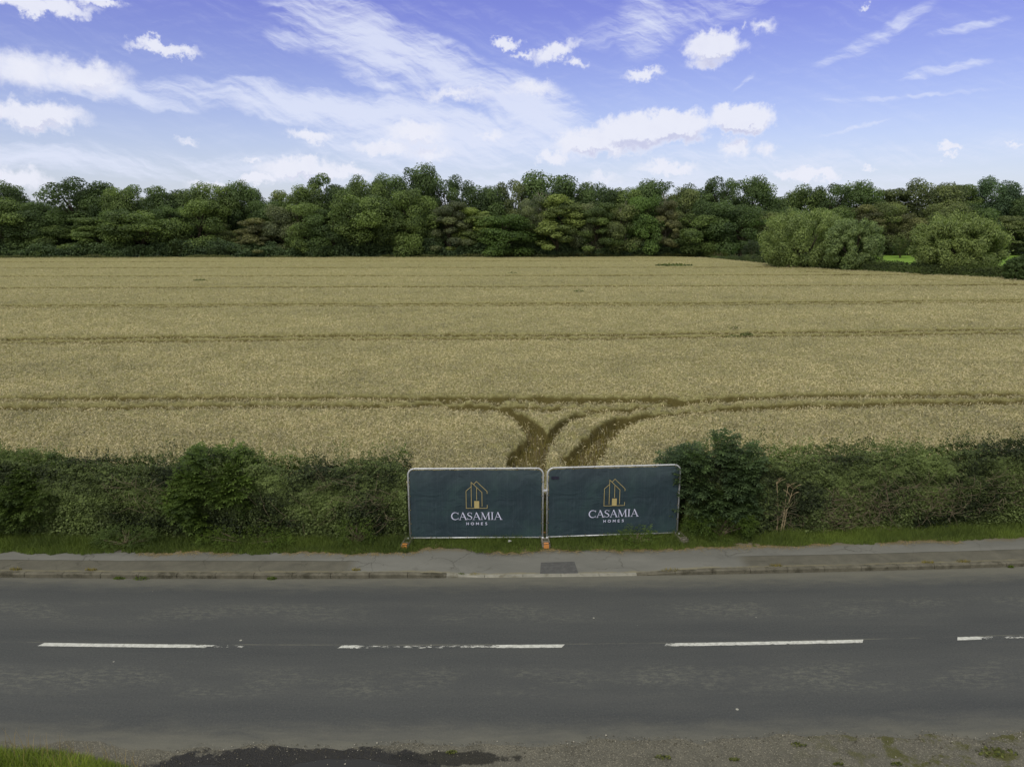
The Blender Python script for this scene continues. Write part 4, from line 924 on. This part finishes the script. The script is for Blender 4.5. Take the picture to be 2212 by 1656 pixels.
ordw = lambda i: ['first', 'second', 'third', 'fourth', 'fifth', 'sixth', 'seventh', 'eighth', 'ninth', 'tenth', 'eleventh', 'twelfth', 'thirteenth', 'fourteenth', 'fifteenth', 'sixteenth', 'seventeenth', 'eighteenth', 'nineteenth', 'twentieth', 'twenty-first', 'twenty-second', 'twenty-third', 'twenty-fourth', 'twenty-fifth', 'twenty-sixth', 'twenty-seventh', 'twenty-eighth', 'twenty-ninth', 'thirtieth', 'thirty-first', 'thirty-second', 'thirty-third', 'thirty-fourth', 'thirty-fifth', 'thirty-sixth', 'thirty-seventh', 'thirty-eighth', 'thirty-ninth', 'fortieth'][i]
cname = {DK: 'dark green', MG: 'mid green', BG: 'fresh green', YG: 'yellow green', OL: 'olive green', GR: 'greyish green', BR: 'brownish', BLG: 'bluish green'}
sname = {'oak': 'round crowned', 'open': 'loose open crowned', 'low': 'bushy', 'tier': 'layered', 'cone': 'conical'}
SKY = [(0, 404, 70, 'oak', DK), (72, 438, 80, 'low', DK), (165, 392, 125, 'open', DK), (208, 406, 75, 'oak', DK), (268, 416, 80, 'oak', MG), (298, 409, 60, 'open', DK), (358, 414, 75, 'oak', DK), (412, 416, 70, 'low', MG), (462, 408, 95, 'oak', MG), (520, 402, 80, 'oak', DK), (575, 436, 60, 'low', DK),
       (612, 419, 75, 'tier', OL), (656, 410, 70, 'oak', MG), (697, 386, 62, 'open', DK), (745, 404, 75, 'oak', DK), (795, 391, 75, 'oak', MG), (850, 389, 80, 'oak', DK), (905, 367, 78, 'oak', DK), (962, 386, 70, 'open', DK), (1035, 402, 85, 'oak', DK), (1108, 394, 55, 'open', OL), (1186, 381, 105, 'oak', DK),
       (1244, 404, 65, 'oak', DK), (1300, 406, 80, 'oak', DK), (1352, 412, 60, 'low', MG), (1412, 397, 95, 'oak', DK), (1466, 408, 70, 'low', OL), (1505, 407, 65, 'oak', DK), (1562, 387, 62, 'open', DK), (1628, 392, 85, 'oak', DK), (1690, 432, 70, 'low', DK), (1738, 410, 90, 'oak', MG), (1797, 402, 60, 'open', DK), (1850, 402, 95, 'oak', DK),
       (1928, 412, 90, 'tier', OL), (2015, 396, 100, 'oak', OL), (2082, 405, 80, 'tier', MG), (2153, 392, 75, 'oak', BLG), (2212, 414, 85, 'oak', DK)]
for i, (x, t, w, s, c) in enumerate(SKY):
    Y = (173 + rt.uniform(-2, 3)) if x < 1500 else 186 + (x - 1500) * .008 + rt.uniform(-3, 3)
    wood_tree(x, t - 2, max(w, 76) * 1.22, s, c, Y, i, f'{cname[c]} {sname[s]} tree on the wood skyline, {ordw(i)} skyline crown from the left', 'tall trees along the skyline of the wood')
FRONT = [(-20, 430, 110, 'low', MG), (62, 455, 100, 'low', DK), (112, 488, 90, 'low', MG), (200, 470, 110, 'tier', MG), (252, 452, 70, 'low', DK), (302, 458, 125, 'oak', MG), (372, 446, 75, 'low', DK), (425, 430, 100, 'low', MG), (478, 482, 62, 'cone', OL), (500, 500, 45, 'open', OL), (548, 474, 85, 'tier', BR), (608, 446, 85, 'low', GR), (655, 440, 85, 'low', MG),
         (712, 452, 90, 'low', DK), (775, 420, 110, 'oak', MG), (835, 440, 100, 'low', MG), (888, 410, 80, 'low', MG), (925, 470, 80, 'low', DK), (972, 436, 85, 'tier', GR), (1030, 452, 90, 'tier', YG), (1092, 466, 125, 'low', BG), (1150, 428, 70, 'open', GR), (1208, 426, 108, 'tier', YG), (1262, 440, 60, 'low', GR), (1292, 438, 85, 'tier', MG),
         (1340, 440, 80, 'low', OL), (1392, 426, 78, 'low', BG), (1440, 434, 60, 'tier', BR), (1492, 462, 95, 'low', MG), (1545, 436, 95, 'low', DK), (1605, 446, 90, 'low', DK), (1660, 455, 90, 'low', OL)]
for i, (x, t, w, s, c) in enumerate(FRONT):
    Y = 164 + rt.uniform(-1.2, 2.5) + (max(0, x - 1440) * .03)
    wood_tree(x, t, w * 1.18, s, c, Y, i + 1, f'{cname[c]} {sname[s]} tree at the wood edge, {ordw(i)} front crown from the left', 'trees along the front edge of the wood')
BACKR = [(1700, 452, 90, 'low', DK), (1800, 448, 90, 'low', MG), (1872, 446, 80, 'tier', BR), (1918, 440, 85, 'low', OL), (1972, 462, 60, 'low', BR), (1912, 482, 55, 'low', BR), (1995, 478, 60, 'tier', OL), (2050, 440, 90, 'low', OL), (2120, 440, 90, 'low', DK), (2188, 468, 90, 'tier', OL), (2240, 440, 90, 'low', DK)]
for i, (x, t, w, s, c) in enumerate(sorted(BACKR)):
    wood_tree(x, t, w * 1.1, s, c, 180 + rt.uniform(-1.5, 2), i, f'{cname[c]} {sname[s]} tree behind the green meadow, {ordw(i)} from the left there', 'trees behind the meadow on the right')
# pale bare trees standing among the green ones
def bare_tree(x, top, base, Y, label, seed, spread=2.2):
    X, Z = at(x, top, Y); root = empty('dead_tree', (X, Y, .1), label, 'dead tree', 'bare trees at the edge of the wood'); r = random.Random(seed); m = MB(); H = Z
    tr = [(.3 * math.sin(i * .9 + seed), 0, H * i / 8) for i in range(9)]; m.tube(tr, [.17 - .017 * i for i in range(9)], 6); m.build('trunk', M['pale_bark'], root)
    m = MB()
    for k in range(22):
        i = r.randint(3, 8); s = Vector(tr[i]); a = r.uniform(0, 6.28); L = spread * r.uniform(.5, 1.1); e = s + Vector((math.cos(a) * L, math.sin(a) * L * .6, L * r.uniform(.4, 1.1)))
        m.tube([s, (s + e) / 2 + Vector((0, 0, -.15)), e], [.06, .04, .02], 4)
        for q in range(3):
            t = r.uniform(.4, 1); p = s + (e - s) * t; m.tube([p, p + Vector((r.uniform(-.8, .8), 0, r.uniform(.3, 1)))], [.04, .02], 3)
    m.build('branches', M['pale_bark'], root)
bare_tree(1352, 455, 540, 165.5, 'pale forked bare tree at the wood edge above the right fence panel', 3)
bare_tree(1438, 432, 540, 166, 'slim pale bare tree at the wood edge, rightmost of the bare ones', 5, 1.6)
bare_tree(1168, 432, 540, 167.5, 'grey bare topped tree at the wood edge above the gap between the fence panels', 9, 2.4)
bare_tree(1268, 490, 545, 163.5, 'short leaning bare tree at the wood edge between two yellow green crowns', 12, 1.6)
# undergrowth below the crowns: one mass
def mass(name, n, box, size, color, label, seed, prof=None, mat='leaf', wfac=.66):
    rg = np.random.default_rng(seed); x0, x1, y0, y1, z0, z1 = box; x = rg.uniform(x0, x1, n); y = rg.uniform(y0, y1, n); h = fbm(x * .22, y * .3, seed, 4)
    top = (z0 + (z1 - z0) * np.clip(h * 1.5 - .15, .1, 1)); z = top * rg.uniform(0, 1, n) ** .6
    yo = prof(x) if prof else 0; P = np.stack([x, y + yo, z + .1], 1); Nn = rg.normal(0, .5, (n, 3)) + [0, -.5, .8]; L = rg.uniform(.7, 1.3, n) * size
    V, F = leaf_arrays(P, Nn, L, L * wfac, rg); tone = np.clip(.1 + 1.0 * (fbm(x * .5, z * .6 + y, seed + 3, 4) - .25) + rg.normal(0, .18, n), 0, 1)
    return tag(obj(name, fast_mesh(name, V, F, {'tone': rep(tone, 4)}), M[mat], None, None, (*color, 1)), label, kind='stuff')
shift = lambda x: np.interp(x, [-130, -60, 0, 30, 42, 60, 130], [-3, -1.5, 0, 2, 4, 16, 18])
mass('undergrowth', 60000, (-135, 44, 160.5, 164.5, .8, 4.6), .42, (.095, .15, .075), 'dark brush along the foot of the wood', 61, shift)
mass('woodland', 150000, (-150, 150, 170, 184, 6, 12.8), .75, (.09, .15, .07), 'dense shaded leaves in the depth of the wood', 62, lambda x: np.interp(x, [40, 70], [0, 16]))
mass('field_edge_grass', 26000, (-125, 42, 158.6, 160.6, .2, 1.3), .3, (.13, .15, .055), 'rough grass and weeds where the wheat meets the wood', 63, lambda x: np.interp(x, [-110, -60, 0, 41], [-4, -2, 1, 5]), wfac=.3)
mass('meadow_edge_scrub', 9000, (40, 150, 176, 178.5, .4, 3.2), .4, (.045, .068, .022), 'scrub behind the green meadow', 66)
# green meadow beyond the right-hand boundary
g = MB(); g.add([(43, 165, .12), (46, 150, .12), (53, 121, .12), (71, 99, .12), (101, 76, .12), (141, 51, .12), (340, 51, .12), (340, 190, .12), (43, 190, .12)], [(8, 7, 6, 5, 4, 3, 2, 1, 0)])
for v in g.v: pass
g.v = [(a, b_, .145) for a, b_, c_ in g.v]; g.f = [tuple(reversed(f)) for f in g.f]; structure(g.build('meadow', M['meadow']))
# hedge along the right-hand boundary
def line_hedge():
    rg = np.random.default_rng(91); pts = np.array([(44, 158), (47, 143), (53.2, 121), (61, 109.5), (71.2, 99.5), (83, 90), (102, 76.5), (130, 58)]); seg = np.hypot(*np.diff(pts, axis=0).T); cum = np.concatenate([[0], np.cumsum(seg)])
    root = empty('hedge', (60, 110, .1), 'dark low hedge along the right boundary of the wheat field below the willows', 'hedge', 'roadside hedges'); del root['group']
    n = 90000; s = rg.uniform(0, cum[-1], n); x = np.interp(s, cum, pts[:, 0]); y = np.interp(s, cum, pts[:, 1]); H = 1.5 + 1.2 * fbm(s * .12, s * 0, 5, 3) + .5 * (fbm(s * .8, s * 0, 6, 2) - .5)
    H *= np.interp(s, [0, 10, 25], [.45, .7, 1])
    a = rg.uniform(-math.pi / 2, math.pi / 2, n); rr = 1 - rg.exponential(.12, n) + .25 * (fbm(s * .7, a * 2, 3, 3) - .5)
    P = np.stack([x + np.sin(a) * 1.1 * rr * .8, y + np.sin(a) * 1.1 * rr, H * np.abs(np.cos(a)) ** .5 * rr * rg.uniform(.3, 1, n) ** .35], 1) - [60, 110, 0]
    P[:, 2] = np.maximum(P[:, 2], .03); Nn = np.stack([np.sin(a), np.sin(a), np.cos(a) + .3], 1) + rg.normal(0, .5, (n, 3)); L = rg.uniform(.14, .3, n); V, F = leaf_arrays(P, Nn, L, L * .7, rg)
    tone = np.clip(.1 + 1.2 * (fbm(s * .4, P[:, 2] * 1.5, 9, 3) - .25) + rg.normal(0, .2, n), 0, 1); obj('foliage', fast_mesh('foliage', V, F, {'tone': rep(tone, 4)}), M['leaf'], root, None, (.062, .092, .030, 1))
    r = random.Random(2); ps = []
    for k in range(160):
        s_ = r.uniform(0, cum[-1]); xx = float(np.interp(s_, cum, pts[:, 0])) - 60; yy = float(np.interp(s_, cum, pts[:, 1])) - 110; ps.append([(xx, yy, 0), (xx + r.uniform(-.3, .3), yy, .8), (xx + r.uniform(-.5, .5), yy, 1.7)])
    tubes(ps, .05, .02, 4).build('stems', M['twig'], root)['kind'] = 'stuff'
line_hedge()
def willow(x, top, base, wpx, Y, label, seed, n=34000, col=(.245, .325, .14), name='willow', cat='willow tree', group='willows in the right-hand hedge'):
    X, Z = at(x, top, Y); W = wpx * K / FPX * Y * 1.02; H = Z; rg = np.random.default_rng(seed); root = empty(name, (X, Y, .1), label, cat, group)
    nc = 190; n = int(n * 1.7); az = rg.uniform(0, 2 * np.pi, nc); cz = rg.uniform(-.85, 1, nc); rad = (1 - np.abs(cz) ** 2.6) ** .5
    C = np.stack([np.cos(az) * rad * W / 2 * .84, np.sin(az) * rad * W / 2 * .7, H * (.48 + .43 * cz)], 1) * rg.uniform(.8, 1.04, (nc, 1))
    R_ = rg.uniform(.6, 1.25, nc) * W / 14; k = rg.integers(0, nc, n); d = unit(rg.normal(size=(n, 3)) + [0, 0, .35])
    ctr = np.array([0, 0, H * .35]); o = unit(C[k] - ctr + d * 1.2)
    P = C[k] + d * R_[k][:, None] * (1 - np.abs(rg.normal(0, .25, n)))[:, None] + o * (rg.exponential(.16, n) * W / 12)[:, None]; P[:, 2] = np.maximum(P[:, 2], .3)
    T = o + [0, 0, .5] + rg.normal(0, .25, (n, 3)); Nn = d + rg.normal(0, .4, (n, 3)) + [0, 0, .4]; L = rg.uniform(.24, .46, n); V, F = leaf_arrays(P, Nn, L, L * .34, rg, T=T)
    tone = np.clip(.3 + .25 * rg.uniform(0, 1, nc)[k] + rg.normal(0, .2, n), 0, 1); obj('crown', fast_mesh('crown', V, F, {'tone': rep(tone, 4)}), M['leaf'], root, None, (*col, 1))
    r = random.Random(seed)
    for q in range(3):
        m = MB(); a = r.uniform(0, 6.28); e = (math.cos(a) * W * .2, math.sin(a) * W * .15, H * .6); m.tube([(.3 * q - .3, 0, 0), (e[0] * .4, e[1] * .4, H * .25), e], [.2, .14, .05], 7)
        for t in range(9):
            c = C[r.randrange(nc)]; m.tube([(e[0] * .4, e[1] * .4, H * .25), (c[0] * .6, c[1] * .6, c[2] * .7), tuple(c)], [.07, .05, .02], 5)
        m.build('trunk', M['bark'], root)
willow(1742, 450, 575, 182, 126, 'broad pale green willow at the left end of the right boundary hedge', 201, 42000)
willow(1850, 466, 580, 122, 118, 'grey green willow joined to the right side of the broadest willow', 202, 34000, (.225, .31, .15))
willow(2080, 460, 595, 188, 109, 'round pale green willow standing alone near the right edge of the picture', 203, 52000, (.24, .315, .13))
def small_bush(x, top, w, Y, label, col, seed, name='bush'):
    X, Z = at(x, top, Y); r_ = elder(X, Y, w, Z, label, seed, (*col, 1), 1500, .55, w / 2, name, 1); return r_
willow(2206, 549, 600, 62, 97, 'dark round bush in the boundary hedge at the right edge of the picture', 301, 12000, (.085, .135, .055), 'bush', 'bush', None)
small_bush(1948, 512, 2.6, 165, 'small upright pale green bush standing alone on the bright meadow', (.09, .13, .045), 302)
small_bush(1625, 520, 3.2, 150, 'small bluish bush at the corner of the wood left of the willows', (.06, .085, .05), 303)
small_bush(1545, 545, 6, 163, 'low pale green weeds in the corner where wood and hedge meet', (.09, .115, .04), 304)
small_bush(383, 508, 4, 161, 'slim pale green shrub at the foot of the wood, leftmost of three small ones', (.06, .085, .03), 305)
small_bush(470, 520, 7, 161, 'small bluish shrub at the foot of the wood left of the brownish tree', (.045, .07, .035), 306)
